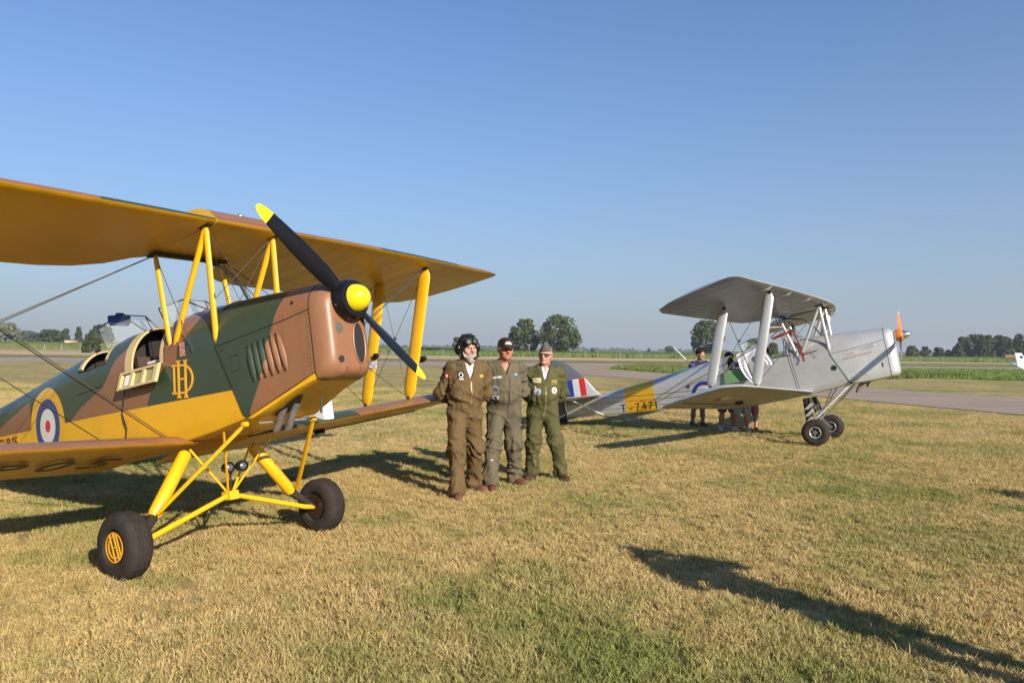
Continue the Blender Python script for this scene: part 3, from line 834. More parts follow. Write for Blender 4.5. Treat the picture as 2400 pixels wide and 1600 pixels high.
        for i in range(26):
            xx = .5 + .9 * i / 25; zz = .683 + (.785 - .683) * (xx - .46) / .94
            for dz in (.022, -.022): rv.lathe([(0, .0045), (.003, .003)], (xx, -cw(xx), zz + dz), (0, -1, 0), 6)
        for i in range(18):
            u = i / 17; rv.lathe([(0, .0045), (.003, .003)], (x1c - .035, -.246, .34 + .42 * u), (0, -1, 0), 6)
        rv.build('rivets', cm, cowl)['kind'] = 'stuff'
    else:
        th = MB(); th.lathe([(0, .05), (.003, .05)], (.48, -cw(.48) - .002, .415), (0, -1, 0), 20); th.build('intake_hole', m_dark, root)
        sc = MB(); pts = [(.98 + .24 * i / 8, -cw(.98 + .24 * i / 8), .665 + .05 * i / 8) for i in range(9)]
        sc.path(pts, [.004 + .036 * (i / 8) ** .7 for i in range(9)], 12, flat=(.85, .5), along=(0, 0, 1)); sc.build('air_scoop', cm, root)
        MB().box((1.30, -cw(1.30) - .003, .335), (.018, .006, .08)).build('cowl_catch', m_dark, root)
        MB().lathe([(0, .009), (.004, .009)], (1.0, -cw(1.0) - .001, .20), (0, -1, 0), 10).build('drain_hole', m_dark, cowl)
        for i, (tx, zz) in enumerate((('THE', .625), ('ENGLISH PATIENT', .57))):
            xx = .80 if i == 0 else .925
            text_mesh(tx, .062, 'lettering', paint('faded_red_lettering', (.58, .30, .28), .6), root, basis((xx, -cw(xx) - .003, zz), (1, .105, .10), (-.1, 0, 1)), .0008)
    # nose openings: intake beside the hub, round holes
    def hole(yc, zc, ry, rz, xx=None):
        n_ = 24; MB().add([((xf + .0035) if xx is None else xx, yc + ry * math.cos(2 * PI * i / n_), zc + rz * math.sin(2 * PI * i / n_)) for i in range(n_)], [tuple(range(n_))]).build('cooling_opening', m_dark, nose, 0)
    if A:
        MB().lathe([(0, .026), (.003, .026)], (xf + .001, -.118, .40), (1, -.1, 0), 20).build('cooling_opening', m_dark, nose, 0)
        hole(.080, .52, .055, .15); hole(-.100, .885, .030, .030)
    else:
        MB().lathe([(0, .022), (.003, .022)], (xf - .04, -.180, .27), (1, -1.1, 0), 16).build('cooling_opening', m_dark, nose, 0)
        hole(.08, .52, .05, .13)
    rim = MB(); ov = [(xf + .004, (.080 if A else .08) + .058 * math.cos(a), .52 + .155 * math.sin(a)) for a in [2 * PI * i / 24 for i in range(25)]]; rim.path(ov, .006, 6); rim.build('intake_rim', cm if A else m_silm, nose)
    if A:
        ms = MB(); ms.lathe([(0, .042), (.006, .040), (.008, .0)], (xf - .002, -.118, .628), (1, -.25, -.05), 20); ms.build('mesh_screen', paint('wire_mesh', (.10, .10, .09), .6, metal=.4, bump=.6, bscale=400), nose)
    # --- propeller
    hub = k['hub'].copy(); pr = bpy.data.objects.new('propeller', None); COL.objects.link(pr); pr.parent = root
    bm_ = [m_blk, m_yelb] if A else [paint('orange_prop_face', (.80, .19, .045), .35), paint('pale_prop_tip', (.72, .68, .62), .4), ]
    for sgn in (1, -1):
        b_ = blade_mesh(sgn, fit['th'], .965, .84 if A else .91, hub, 1.0 if A else .95, -1)
        bo = b_.build('blade', bm_ if (A or sgn == 1) else [paint('dark_prop_blade', (.10, .06, .05), .35), m_blk], pr, 50)
        if A: tag(bo, 'black propeller blade with yellow tip')
    sp = MB()
    if A:
        sp.lathe([(-.075, .14), (-.03, .153), (.035, .150), (.065, .135), (.075, .10)], hub, (1, 0, 0), 40).build('hub_fairing', m_blk, pr, 40)
        MB().lathe([(.070, .103), (.085, .101), (.115, .092), (.145, .074), (.168, .048), (.178, .022), (.18, .004)], hub, (1, 0, 0), 40).build('spinner', m_yelb, pr, 60)
        bo = MB()
        for a in range(6): MB().lathe([(0, .006), (.004, .005), (.005, .001)], hub + Vector((.0, .152 * math.cos(a * 1.047 + .3), .152 * math.sin(a * 1.047 + .3))), (0, math.cos(a * 1.047 + .3), math.sin(a * 1.047 + .3)), 8).build('screw', m_steel, pr)
    else:
        sp.lathe([(-.08, .10), (-.03, .115), (.03, .112), (.05, .10)], hub, (1, 0, 0), 28).build('hub_fairing', paint('orange_hub', (.62, .20, .03), .35), pr, 40)
        MB().lathe([(.05, .085), (.08, .078), (.13, .05), (.17, .022), (.19, .004)], hub, (1, 0, 0), 28).build('spinner', paint('polished_spinner', (.75, .73, .70), .12, metal=.95), pr, 60)
    # --- tail
    tc = (m_grn, m_brn) if A else (m_sil, m_sil)
    tz = k['tlr'].z
    TP = [(-4.38, .0), (-4.42, .35), (-4.60, 1.05), (-4.72, 1.33), (-4.95, 1.46), (-5.35, 1.45), (-5.55, 1.40), (-5.68, 1.15), (-5.70, .25), (-5.45, .08), (-5.45, 0)]
    for s in (1, -1):
        mb = MB(); top = [(x, s * y, tz + .02 * (1 if 0 < i < 8 else 1)) for i, (x, y) in enumerate(TP)]; cx = sum(p[0] for p in TP) / len(TP)
        inn = lambda z, q: [(cx + (x - cx) * q, s * (.6 + (y - .6) * q) if y > 0 else 0, z) for x, y in TP]
        mb.rings([[(x, s * y, tz) for x, y in TP], inn(tz + .02, .93), inn(tz + .024, .5)], False); n_ = len(TP)
        mb.add(inn(tz + .024, .5), [tuple(range(n_))]); mb.rings([[(x, s * y, tz) for x, y in TP], inn(tz - .02, .93), inn(tz - .022, .5)], False); mb.add(inn(tz - .022, .5), [tuple(range(n_))])
        mb.build('tailplane', m_brn if A else m_sil, root, 30)
        MB().tube((-4.80, s * .85, tz - .02), (-4.40, s * .11, .21), .013, n=8, flat=(1.2, .8)).build('tail_strut', m_brn if A else m_silm, root)
    def slab(outl, th, nm, mats, parent):
        mb = MB(); cx = sum(p[0] for p in outl) / len(outl); cz = sum(p[1] for p in outl) / len(outl)
        q = lambda f, y: [(cx + (a - cx) * f, y, cz + (b - cz) * f) for a, b in outl]
        mb.rings([q(.90, -th), q(1, -th * .2), q(1, th * .2), q(.90, th)], True); return mb.build(nm, mats, parent, 30)
    fin = [(-4.43, .66), (-4.55, .78), (-4.70, 1.00), (-4.78, 1.10), (-5.33, 1.10), (-5.33, .62)]
    M = Mat('fin_paint_' + kind, .4); x, y, z = M.xyz(); x = x - ox; z = z - oz
    q1, q2, q3 = x.gt(-5.25), x.gt(-5.08), x.gt(-4.92)
    f0 = x.gt(-4.77)
    sh_ = (z - .66) * .0
    basec = GRN if A else (.50, .50, .49)
    col = M.mix(q1, basec, (.015, .05, .32)); col = M.mix(q2, col, (.70, .70, .69)); col = M.mix(q3, col, (.66, .02, .015)); col = M.mix(f0, col, basec)
    M.color(M.mix(M.noise(8, 3).ramp(.3, .8) * .12, col, (.05, .05, .05)))
    slab(fin, .022, 'fin', M.m, root)
    rud = [(-5.36, .27), (-5.36, 1.12), (-4.80, 1.12), (-4.90, 1.24), (-5.10, 1.44), (-5.30, 1.58), (-5.48, 1.62), (-5.66, 1.56), (-5.82, 1.38), (-5.92, 1.1), (-5.93, .8), (-5.86, .5), (-5.70, .30), (-5.5, .22)]
    slab(rud, .022, 'rudder', m_grn if A else paint('rudder_grey', (.10, .115, .13), .55), root)
    # tailwheel with its fork and springs
    tw = k['tws']; tz0 = tw.z
    MB().lathe([(-.03, .05), (-.032, .085), (-.02, .10), (.02, .10), (.032, .085), (.03, .05)], (tw.x, 0, tz0 + .10), (0, 1, 0), 20).build('tailwheel', m_rub, root)
    fk = MB(); fk.tube((tw.x, .05, tz0 + .1), (tw.x + .12, .0, tz0 + .28), .014).tube((tw.x, -.05, tz0 + .1), (tw.x + .12, 0, tz0 + .28), .014).tube((tw.x + .12, 0, tz0 + .27), (-4.95, 0, .25), .022).tube((tw.x + .12, 0, tz0 + .27), (-5.25, 0, .30), .018).tube((tw.x + .1, .02, tz0 + .25), (-5.5, .02, .34), .008)
    fk.build('tailwheel_fork', m_blk, root)
    # --- wings
    ul, ut = k['ulr'], k['utl']; ll, lt = k['llr'], k['ltl']
    if A:
        cam_up = wing_paint('upper_wing_top_camouflage', [(-1.05, -.2), (1.9, 3.4), (-3.6, -2.4)], BRN, GRN); cam_lo = wing_paint('lower_wing_top_camouflage', [(-4, -3.2), (-.2, 1.7), (3.0, 9)], BRN, GRN)
        und = plain_fabric('yellow_wing_fabric', YEL, .34, amt=.12); lem = und
    else:
        cam_up = cam_lo = plain_fabric('silver_wing_fabric', (.55, .545, .53), .38, .3, .05); und = plain_fabric('silver_fabric_shade_toned', (.22, .21, .193), .34, .3, .2); lem = cam_up  # underside is the same silver, with its shade darkened into the colour
    slU = (ut.x - .02 - ul.x) / (ut.y - ul.y); dzU = (ut.z - ul.z) / (ut.y - ul.y)
    slL = (lt.x - ll.x) / (lt.y - ll.y); dzL = (lt.z - ll.z) / (lt.y - ll.y)
    TEU = [(.31, -.36), (.40, -.44), (.52, -.66), (.70, -.82), (.92, -.92), (1.3, -1.0), (3.8, -1.44), (4.1, -1.39), (4.33, -1.15), (4.47, -.72), (4.55, -.36), (4.57, -.22)]
    for s in (1, -1):
        ys = [.313, .40, .52, .70, .92, 1.3, 1.8, 2.4, 3.0, 3.5, 3.8, 4.1, 4.33, 4.47, 4.55, 4.57]; st = []
        for y in ys:
            xl = ul.x + slU * (y - ul.y) + (.04 * math.sin(PI * min(1, (y - .3) / 3.5)))
            if y > 4.4: xl -= (y - 4.4) ** 2 * 3.5
            xt = lerp(y, [a[0] for a in TEU], [a[1] for a in TEU]); cfrac = (xl - xt) / 1.44
            inc = (.066 if A else .112)
            sk = (-.004 if s > 0 else .006) * (y - .3) if A else 0
            st.append((y, xl, xt, ul.z - .01 + dzU * (y - ul.y) + sk, inc, .95 * (1 if y < 4.2 else max(.35, 1 - (y - 4.2) * 1.6)) * (1.44 / max(.35, xl - xt)) ** (.0 if y > 1 else .15)))
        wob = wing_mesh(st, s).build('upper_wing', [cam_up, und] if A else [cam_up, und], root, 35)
        if not A:
            for yb in (1.3, 2.3, 3.2):
                xl = ul.x + slU * (yb - ul.y) + .03; zz = ul.z + dzU * (yb - ul.y)
                MB().path([(xl - .02, s * yb, zz - .01), (xl - .08, s * yb, zz - .045), (xl - .20, s * yb, zz - .04), (xl - .30, s * yb, zz - .012)], [.01, .02, .02, .008], 8, flat=(1.3, .9), along=(0, 0, 1)).build('slat_bracket', m_silm, wob)
        ys = [.24, .7, 1.2, 1.8, 2.4, 3.0, 3.6, 3.9, 4.15, 4.35, 4.5, 4.57, 4.59]; st = []
        TEL = [(0, -1.40), (3.7, -1.70), (4.0, -1.68), (4.25, -1.48), (4.42, -1.18), (4.55, -.75), (4.59, -.5)]
        for y in ys:
            xl = ll.x + slL * (y - ll.y)
            if y > 4.25: xl -= (y - 4.25) ** 2 * 1.9
            xt = lerp(y, [a[0] for a in TEL], [a[1] for a in TEL])
            dd = dzL + ((.012 if s > 0 else -.022) if A else 0)
            st.append((y, xl, xt, ll.z - .0 + dd * (y - ll.y) - .0, .078, .85 * (1 if y < 4.2 else max(.35, 1 - (y - 4.2) * 1.6))))
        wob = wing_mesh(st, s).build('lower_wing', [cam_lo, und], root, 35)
        if s < 0:
            k['lw'] = st
        # aileron hinge line and fittings under the lower wing
        hl = MB(); za = lambda y, x: ll.z + (dzL + ((.012 if s > 0 else -.022) if A else 0)) * (y - ll.y) - .078 * (ll.x + slL * (y - ll.y) - x) - .012
        hl.path([(ll.x + slL * (y - ll.y) - 1.06, s * y, za(y, ll.x + slL * (y - ll.y) - 1.06) - .001) for y in (1.9, 2.6, 3.3, 4.0)], .006, 4)
        hl.build('aileron_gap', m_dark, wob)
        ah = MB(); ah.box((-.95, s * 1.95, za(1.95, -.95) - .02), (.14, .03, .05)); ah.build('aileron_control_box', m_dark, wob)
        ah = MB(); ah.tube((-.97, s * 1.95, za(1.95, -.97) - .02), (-1.32, s * 2.35, za(2.35, -1.32) - .012), .006); ah.build('aileron_rod', m_wire, wob)
        if not A and s < 0:
            for rr_, mm, dz_ in ((.36, paint('roundel_blue_under', (.02, .05, .28), .45), .0), (.24, m_wht, .0015), (.12, m_red, .003)):
                y0 = 3.15; x0_ = ll.x + slL * (y0 - ll.y) - .52; P_ = []
                for i in range(28):
                    a = 2 * PI * i / 28; yy = y0 + rr_ * math.sin(a); xx = x0_ + rr_ * math.cos(a); P_.append((xx, -yy, za(yy, xx) + (.000 - dz_)))
                MB().add(P_, [tuple(range(28))]).build('roundel', mm, wob, 0)
    # registration under the starboard lower wing
    if A:
        for chx, yc in (('5', -.70), ('0', -1.04), ('P', -1.40), ('U', -1.80), ('G', -2.22)):
            dd = dzL - .022; zz = ll.z + dd * (abs(yc) - ll.y) - .078 * (.67) - .033
            text_mesh(chx, .60, 'lettering', paint('black_lettering', (.03, .02, .02), .5), root, basis((-.66, yc, zz), (0, 1, -dd), (1, 0, .078)), .003, .80)
        # centre section and tank share the cabane
    # --- centre section / fuel tank
    cs = [(y, ul.x + .012, -.345, ul.z - .012, .062, 1.28) for y in (-.309, -.2, -.1, 0, .1, .2, .309)]
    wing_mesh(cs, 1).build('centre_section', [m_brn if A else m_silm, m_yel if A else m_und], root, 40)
    tk = MB(); rr = []
    for y in (-.312, -.30, .30, .312):
        q = .965 if abs(y) > .305 else 1; rr.append([(ul.x - .0 - .95 * c_ * q - .006, y, ul.z + .02 - .055 * c_ + (.155 * math.sin(PI * c_ ** .72) * q)) for c_ in [i / 14 for i in range(15)]] + [(ul.x - .6, y, ul.z - .02), (ul.x - .1, y, ul.z - .005)])
    tk.rings(rr); tko = tk.build('fuel_tank', m_brn if A else m_silm, root, 40)
    if A:
        en = MB()
        for y in (-.3145, .3145): en.add([(p[0], y, p[2]) for p in rr[1]], [tuple(range(len(rr[1])))])
        en.build('tank_end', m_yel, tko, 0)
    MB().lathe([(0, .035), (.03, .035), (.035, .02), (.05, .012), (.052, .002)], (ul.x - .25, .12, ul.z + .13), (0, 0, 1), 14).build('filler_cap', m_steel, tko)
    gp = MB()
    for xx, ww, zz in ((k['cft'].x, .05, k['cft'].z + .012), (k['crt'].x, .075, k['crt'].z + .01)):
        gp.box((xx, 0, zz), (ww, .66, .012)); 
        for s in (-1, 1): gp.box((xx, s * .33, zz - .008), (.14, .05, .02))
    gp.build('spar_fitting', m_dark, root, 0)
    fp = MB(); fp.path([(k['crt'].x + .02, .1, k['crt'].z), (.05, .12, 1.45), (.22, .15, 1.25), (.33, .18, 1.0)], .012, 8).build('fuel_pipe', m_dark, root)
    # --- cabane struts
    for s in (-1, 1):
        for a, b, r in (('cft', 'cfb', .024), ('cft', 'cmb', .024), ('crt', 'cmb', .021)):
            p, q = mir(a, s), mir(b, s); q = q + Vector((.035 if (a == 'cft' and b == 'cmb') else (-.03 if b == 'cmb' else 0), 0, .015 if b == 'cmb' else 0))
            if b == 'cmb': q.y = s * (fus(q.x)[0] * .985)
            mb = MB(); mb.path([p, p.lerp(q, .06), p.lerp(q, .93), q], [r * .7, r, r, r * .6], 12, flat=(1.25, .8), along=(1, 0, 0)); mb.build('cabane_strut', strm, root)
        mb = MB(); q = mir('cmb', s); y_ = s * (fus(q.x)[0] + .003)
        mb.add([(q.x - .10, y_, q.z + .03), (q.x + .09, y_, q.z + .03), (q.x + .03, y_, q.z - .17), (q.x - .09, y_, q.z - .14)], [(0, 1, 2, 3)]).build('strut_plate', m_brn if A else m_silm, root, 0)
        # interplane struts
        for a, b in (('ift', 'ifb'), ('irt', 'irb')):
            mb = MB(); p, q = mir(a, s), mir(b, s); strut(mb, p, q, .175 if A else .165, .055, (1, 0, .0)); mb.build('interplane_strut', strm, root)
            for e in (p, q): MB().box(e, (.05, .03, .05)).build('strut_fitting', m_dark, root, 0)
        # rigging
        def wire(nm, p, q, r=.0035, dbl=0):
            mb = MB(); p, q = V(p), V(q); d_ = V((0.02, 0, 0)) if dbl else V((0, 0, 0))
            mb.tube(p + d_, q + d_, r, n=6)
            if dbl: mb.tube(p - d_, q - d_, r, n=6)
            return mb.build(nm, m_wire, root)
        r1 = Vector((-.20, s * .40, .06)); r2 = Vector((-.90, s * .40, .03)); wr = .0042 if A else .006
        wire('flying_wire', r1, mir('ift', s), wr, 1); wire('flying_wire', r2, mir('irt', s), wr)
        wire('landing_wire', mir('crt' if A else 'cft', s) + Vector((.05, 0, 0)), mir('ifb', s), wr); wire('landing_wire', mir('crt', s), mir('irb', s), wr, 0 if A else 1)
        wire('incidence_wire', mir('ift', s), mir('irb', s), wr * .8); wire('incidence_wire', mir('irt', s), mir('ifb', s), wr * .8)
        xm_ = (mir('ift', s) + mir('irb', s)) / 2; MB().lathe([(-.004, .022), (.004, .022)], xm_, (0, 1, 0), 12).build('wire_ring', m_wire, root)
        wire('cabane_wire', mir('cft', s), mir('cmb', -s) , .003); wire('cabane_wire', mir('crt', s), mir('cmb', s) + Vector((.3, 0, -.08)), .003)
    wire('cabane_wire', mir('cft', -1), mir('cfb', 1), .0035); wire('cabane_wire', mir('cft', 1), mir('cfb', -1), .0035)
    # --- undercarriage
    PAp = k['pa']
    for s in (-1, 1):
        wh = mir('wh', s); clt, clb, rb, fw = mir('clt', s), mir('clb', s), mir('rb', s), mir('fwl', s); fw.z -= .015
        # tyre
        RW, TW = .243, .098
        prof = [(-TW * .55, .105), (-TW * .93, .135), (-TW * 1.0, .175), (-TW * .90, .208), (-TW * .72, .230), (-TW * .55, .2385)]
        if A:
            for g in (-.40, -.14, .12, .38): prof += [(TW * (g - .05), .2425), (TW * (g - .03), .2365), (TW * (g + .03), .2365), (TW * (g + .05), .2425)]
        else: prof += [(-TW * .2, .2425), (TW * .2, .2425)]
        prof += [(TW * .55, .2385), (TW * .72, .230), (TW * .90, .208), (TW, .175), (TW * .93, .135), (TW * .55, .105)]
        whl = bpy.data.objects.new('wheel', None); COL.objects.link(whl); whl.parent = root
        nn = 96 if A else 56
        wob_ = (lambda q, j: (.0045 * (1 if (j // 2) % 2 else -1)) if 6 <= q < len(prof) - 6 else 0) if A else None
        MB().lathe(prof, wh, (0, 1, 0), nn, cap=False, wob=wob_).build('tyre', m_rub, whl, 35)
        if A:
            MB().lathe([(-TW * .62, .11), (-TW * .80, .112), (-TW * .80, .0)], wh, (0, 1, 0), 32).build('hub_cap', paint('black_cap', (.03, .012, .01), .35), whl)
            MB().lathe([(TW * .62, .11), (TW * .45, .10), (TW * .40, .03), (TW * .9, .03)], wh, (0, 1, 0), 32).build('hub_cap', m_steel, whl)
            if s < 0:
                rg = MB(); c_ = [(.103 * math.cos(a), .103 * math.sin(a)) for a in [2 * PI * i / 40 for i in range(40)]]; ribbon(rg, c_, .008, True)
                mg = monogram(.66)
                ca, sa = math.cos(-2.85), math.sin(-2.85)
                for src in (rg, mg):
                    src.v = [((p[0] * ca - p[2] * sa) + wh.x, wh.y - TW * .80 - p[1] - .001, (p[0] * sa + p[2] * ca) + wh.z) for p in src.v]
                rg.add(mg.v, mg.f); rg.build('emblem', paint('gold_emblem', (.78, .38, .02), .4), whl, 0)
        else:
            for so in (-1, 1):
                rm = MB(); rm.lathe([(so * TW * .55, .112), (so * TW * .82, .106), (so * TW * .86, .098), (so * TW * .6, .086), (so * TW * .3, .082)], wh, (0, 1, 0), 32, cap=False); rm.build('rim', paint('rim_alloy', (.62, .60, .57), .3, metal=.6), whl, 50)
            MB().lathe([(-TW * .3, .084), (TW * .3, .084)], wh, (0, 1, 0), 24).build('brake_drum', m_dark, whl)
            spk = MB()
            for so in (-1, 1):
                for a in range(6):
                    a_ = a * PI / 3 + .2; spk.tube(wh + Vector((0, so * TW * .45, 0)) + Vector((math.cos(a_), 0, math.sin(a_))) * .03, wh + Vector((0, so * TW * .5, 0)) + Vector((math.cos(a_), 0, math.sin(a_))) * .09, .009, n=6)
                spk.lathe([(so * TW * .4, .034), (so * TW * .62, .030), (so * TW * .64, .012)], wh, (0, 1, 0), 16)
            spk.build('spoke', m_steel, whl)
        inner = wh - Vector((0, s * TW * .95, 0))
        mb = MB()
        if A:
            mb.path([clt, clt.lerp(clb, .04), clt.lerp(clb, .95), clb], [.035, .054, .052, .040], 20); mb.build('compression_leg', m_yel, root)
            g = MB(); p_ = clb + (clb - clt) * .01; e_ = p_ + (inner - p_) * .75
            rr = []; L = 14
            g.path([p_.lerp(e_, i / L) for i in range(L + 1)], [.034 + (.006 if i % 2 else 0) - .008 * i / L for i in range(L + 1)], 16); g.build('gaiter', m_rub, root, 20)
        else:
            mb.path([clt, clt.lerp(clb, .5), clb], [.03, .028, .024], 12).build('compression_leg', m_dark, root)
            if s < 0:
                pass
            ld = (clb - clt).normalized()
            fa = MB(); fa.path([clt + Vector((-.07, 0, .01)), clb + Vector((-.06, 0, -.02))], .03, 8, flat=(1.8, .5), along=(1, 0, 0)); fa.build('leg_fairing', m_dark, root)
            for q in (.34, .60, .84):
                c_ = clt.lerp(clb, q) + Vector((-.03, 0, 0)); MB().box(c_, (.17 if q < .8 else .11, .085, .055), Matrix.Rotation(rad(-38), 3, 'Y')).build('shock_block', m_silm, root, 30)
        MB().tube(clb, inner, .026, n=12).build('axle_stub', m_dark, root)
        MB().path([rb, rb.lerp(fw, .05), rb.lerp(fw, .93), fw], [.012, .018, .018, .012], 10, flat=(1.15, .8), along=(1, 0, 0)).build('radius_rod', m_yel if A else m_silm, root)
        MB().lathe([(-.022, .02), (.022, .02)], fw, (0, 1, 0), 12).build('rod_fitting', m_yel if A else m_dark, root)
        MB().path([inner + Vector((0, 0, -.0)), inner.lerp(PAp, .12) + Vector((0, 0, -.012)), PAp + Vector((0, s * .03, 0))], [.022, .022, .021], 12).build('split_axle', m_yel if A else m_steel, root)
        MB().tube(PAp + Vector((0, s * .02, .02)), clt + Vector((.02, -s * .02, .02)), .010, n=8).build('vee_strut', m_yel if A else m_steel, root)
        MB().tube(PAp + Vector((0, s * .02, .02)), Vector((.38, s * .28, .055)), .010, n=8).build('vee_strut', m_yel if A else m_steel, root)
    MB().box(PAp, (.10, .09, .07)).build('axle_bracket', m_yel if A else m_steel, root, 30)
    if A:
        for y in (-.075, .055):
            o_ = PAp + Vector((.10, y, .225)); l_ = MB(); l_.lathe([(-.055, .02), (-.045, .036), (.0, .046), (.03, .047), (.032, .030)], o_, (1, -.15, 0), 20); lo = l_.build('landing_light', m_blk, root)
            MB().lathe([(.030, .030), (.038, .020), (.04, .003)], o_, (1, -.15, 0), 20).build('lens', m_lens, lo)
        MB().tube(PAp + Vector((.05, -.08, .22)), PAp + Vector((.05, .06, .22)), .010).tube(PAp + Vector((.05, -.01, .22)), PAp, .009).build('light_bracket', m_dark, root)
    # --- exhaust
    if A:
        for i, (x0e, y0e) in enumerate(((.90, -.17), (.96, -.11))):
            MB().path([(x0e + .08, y0e, .15), (x0e + .03, y0e, .09), (x0e - .01, y0e, .03), (x0e - .03, y0e, -.005), (x0e - .06, y0e, -.03)], [.026, .028, .026, .029, .024], 14).build('exhaust_pipe', m_exh, root)
        sc = [(.86, -.19, .105), (.98, -.235, .135), (1.14, -.215, .205), (1.17, -.16, .225), (1.05, -.09, .165), (.9, -.10, .11)]
        MB().add([(p[0], p[1], p[2] - .022) for p in sc], [tuple(range(6))]).build('exhaust_opening', m_dark, root, 0)
        MB().path([(.72, -.22, .045), (.80, -.1, .04), (.80, .15, .04)], .035, 8, flat=(.3, 1), along=(0, 0, 1)).build('step_plate', m_silm, root)
        MB().tube((1.12, .06, .17), (1.10, .06, .06), .009).build('drain_pipe', m_wire, root)
    else:
        MB().path([(.98, -.12, .10), (.86, -.12, .04), (.80, -.12, -.03), (.77, -.12, -.10)], [.04, .036, .034, .034], 12).build('exhaust_pipe', m_exh, root)
        MB().path([(1.02, .1, .10), (.95, .1, .03), (.93, .1, -.02)], .02, 10).build('drain_pipe', m_exh, root)
    # --- windscreens
    def windscreen(xb, zb, h, w, lean, rods=True):
        g = MB(); base = fus(xb)
        P = {}
        for s in (-1, 1):
            P['b', s] = Vector((xb + .17, s * w * .28, base[3] - .02)); P['t', s] = Vector((xb - lean, s * w * .42, base[3] + h))
            P['o', s] = Vector((xb - .10, s * w * 1.12, base[3] - .12)); P['ot', s] = Vector((xb - lean - .14, s * w * .95, base[3] + h * .55))
        g.add([P['b', -1], P['b', 1], P['t', 1], P['t', -1]], [(0, 1, 2, 3)])
        for s in (-1, 1): g.add([P['b', s], P['o', s], P['ot', s], P['t', s]], [(0, 1, 2, 3)])
        go = g.build('windscreen', m_glass, root, 0)
        fr = MB(); fr.path([P['ot', -1], P['t', -1], P['t', 1], P['ot', 1]], .006, 6)
        for s in (-1, 1): fr.path([P['b', s], P['t', s]], .007, 6); fr.path([P['o', s], P['ot', s]], .005, 6)
        fr.build('frame', paint('screen_frame', (.16, .15, .15), .5), go); return P
    if A:
        windscreen(-.10, 1.08, .13, .26, .12); P = windscreen(-.98, 1.05, .20, .27, .14)
        mi = MB(); c_ = P['t', -1]; mi.rings([[(c_.x + dx, c_.y + yy, c_.z - .01 + zz) for yy, zz in ((-.12, -.05), (-.10, -.085), (.06, -.085), (.08, -.05), (.08, .01), (.03, .012), (.02, .03), (-.04, .03), (-.05, .008), (-.12, .0))] for dx in (-.03, .0)]); mi.build('mirror_cover', paint('navy_cloth', (.025, .05, .16), .7), root, 30)
    else:
        windscreen(-.10, 1.08, .12, .24, .12); windscreen(-.95, 1.05, .17, .25, .13)
    # --- markings
    if A:
        mg = monogram(.98); mg.v = [(p[0] * 1.28, p[1], p[2]) for p in mg.v]; yy = -(fus(0)[0] + .001); ca, sa = math.cos(-.10), math.sin(-.10)
        mg.v = [((p[0] * ca - p[2] * sa) * 1.0 + .005, yy - p[1], p[0] * sa + p[2] * ca + .498) for p in mg.v]; mg.build('monogram', paint('gold_emblem', (.78, .38, .02), .4), root, 0)
        st_ = MB(); st_.add([(.0, -.3375, .79), (.075, -.3375, .79), (.075, -.3375, .675), (.0, -.3375, .675)], [(0, 1, 2, 3)])
        M = Mat('badge_print', .5); x, y, z = M.xyz(); x = (x - (ox + .0375)) ; z = z - (oz + .7325)
        q = (x * z).gt(0.0); nn_ = M.noise(90, 2).gt(.52)
        c1 = M.mix(q, (.60, .45, .42), (.55, .30, .36)); c1 = M.mix(nn_, c1, (.62, .10, .12)); c1 = M.mix(x.lt(0)._m('MULTIPLY', z.lt(0)), c1, (.45, .30, .05)); c1 = M.mix(M.noise(120, 2).gt(.58), c1, (.10, .06, .05))
        M.color(c1); st_.build('crest_badge', M.m, root, 0)
        text_mesh('GUP 05', .155, 'lettering', paint('dark_red_lettering', (.13, .02, .012), .5), root, basis((-3.17, -.204, .315), (1, -.073, -.0215), (0, 0, 1)), .0015, .92)
        cb = MB(); cb.path([(-.79, -.345, .53), (-.80, -.36, .42), (-.86, -.345, .33), (-.85, -.345, .27), (-.80, -.35, .20), (-.83, -.35, .10)], .005, 6); cb.path([(-.86, -.345, .33), (-.82, -.348, .25), (-.80, -.35, .20)], .004, 6); cb.lathe([(-.03, .010), (.0, .018), (.03, .012)], (-.83, -.352, .09), (.4, 0, 1), 10); cb.build('headset_cable', m_dark, root)
        MB().path([(x_, -(fus(x_)[0] + .002), .60 + .0 * x_ + .045 * (x_ + 1.5)) for x_ in (-1.62, -1.45, -1.3, -1.15)], .003, 4).build('locker_seam', m_dark, root)
    else:
        for tx, xx, mm in (('T', -3.90, m_blk), ('-', -3.72, m_blk), ('7', -3.56, m_blk), ('4', -3.41, m_blk), ('7', -3.26, m_blk), ('1', -3.13, m_blk)):
            w_, zb_, _, _ = fus(xx); text_mesh(tx, .235, 'lettering', paint('black_lettering', (.03, .02, .02), .5), root, basis((xx, -w_ - .003, zb_ + .115), (1, -.072, -.0), (0, 0, 1)), .003, .92)
        text_mesh('M·C', .06, 'lettering', paint('brown_lettering', (.2, .08, .02), .5), root, basis((-3.42, -fus(-3.42)[0] - .003, .365), (1, -.072, 0), (0, 0, 1)), .001)
        MB().path([(-2.243, 0, .92), (-2.35, 0, 1.03), (-2.63, 0, 1.41)], [.02, .013, .006], 8).build('antenna', m_wht, root)
        MB().path([(-2.243, 0, .92), (-2.23, 0, 1.0)], .012, 8).build('antenna', m_wht, root)
        MB().path([(x_, -(fus(x_)[0] + .002), .53 + (x_ + 2.4) * .20) for x_ in (-2.42, -2.2, -2.0, -1.8)], .004, 4).build('control_cable', m_dark, root)
        MB().box((-2.36, -.262, .515), (.05, .012, .05), Matrix.Rotation(.7, 3, 'Y')).build('pulley_fitting', m_dark, root)
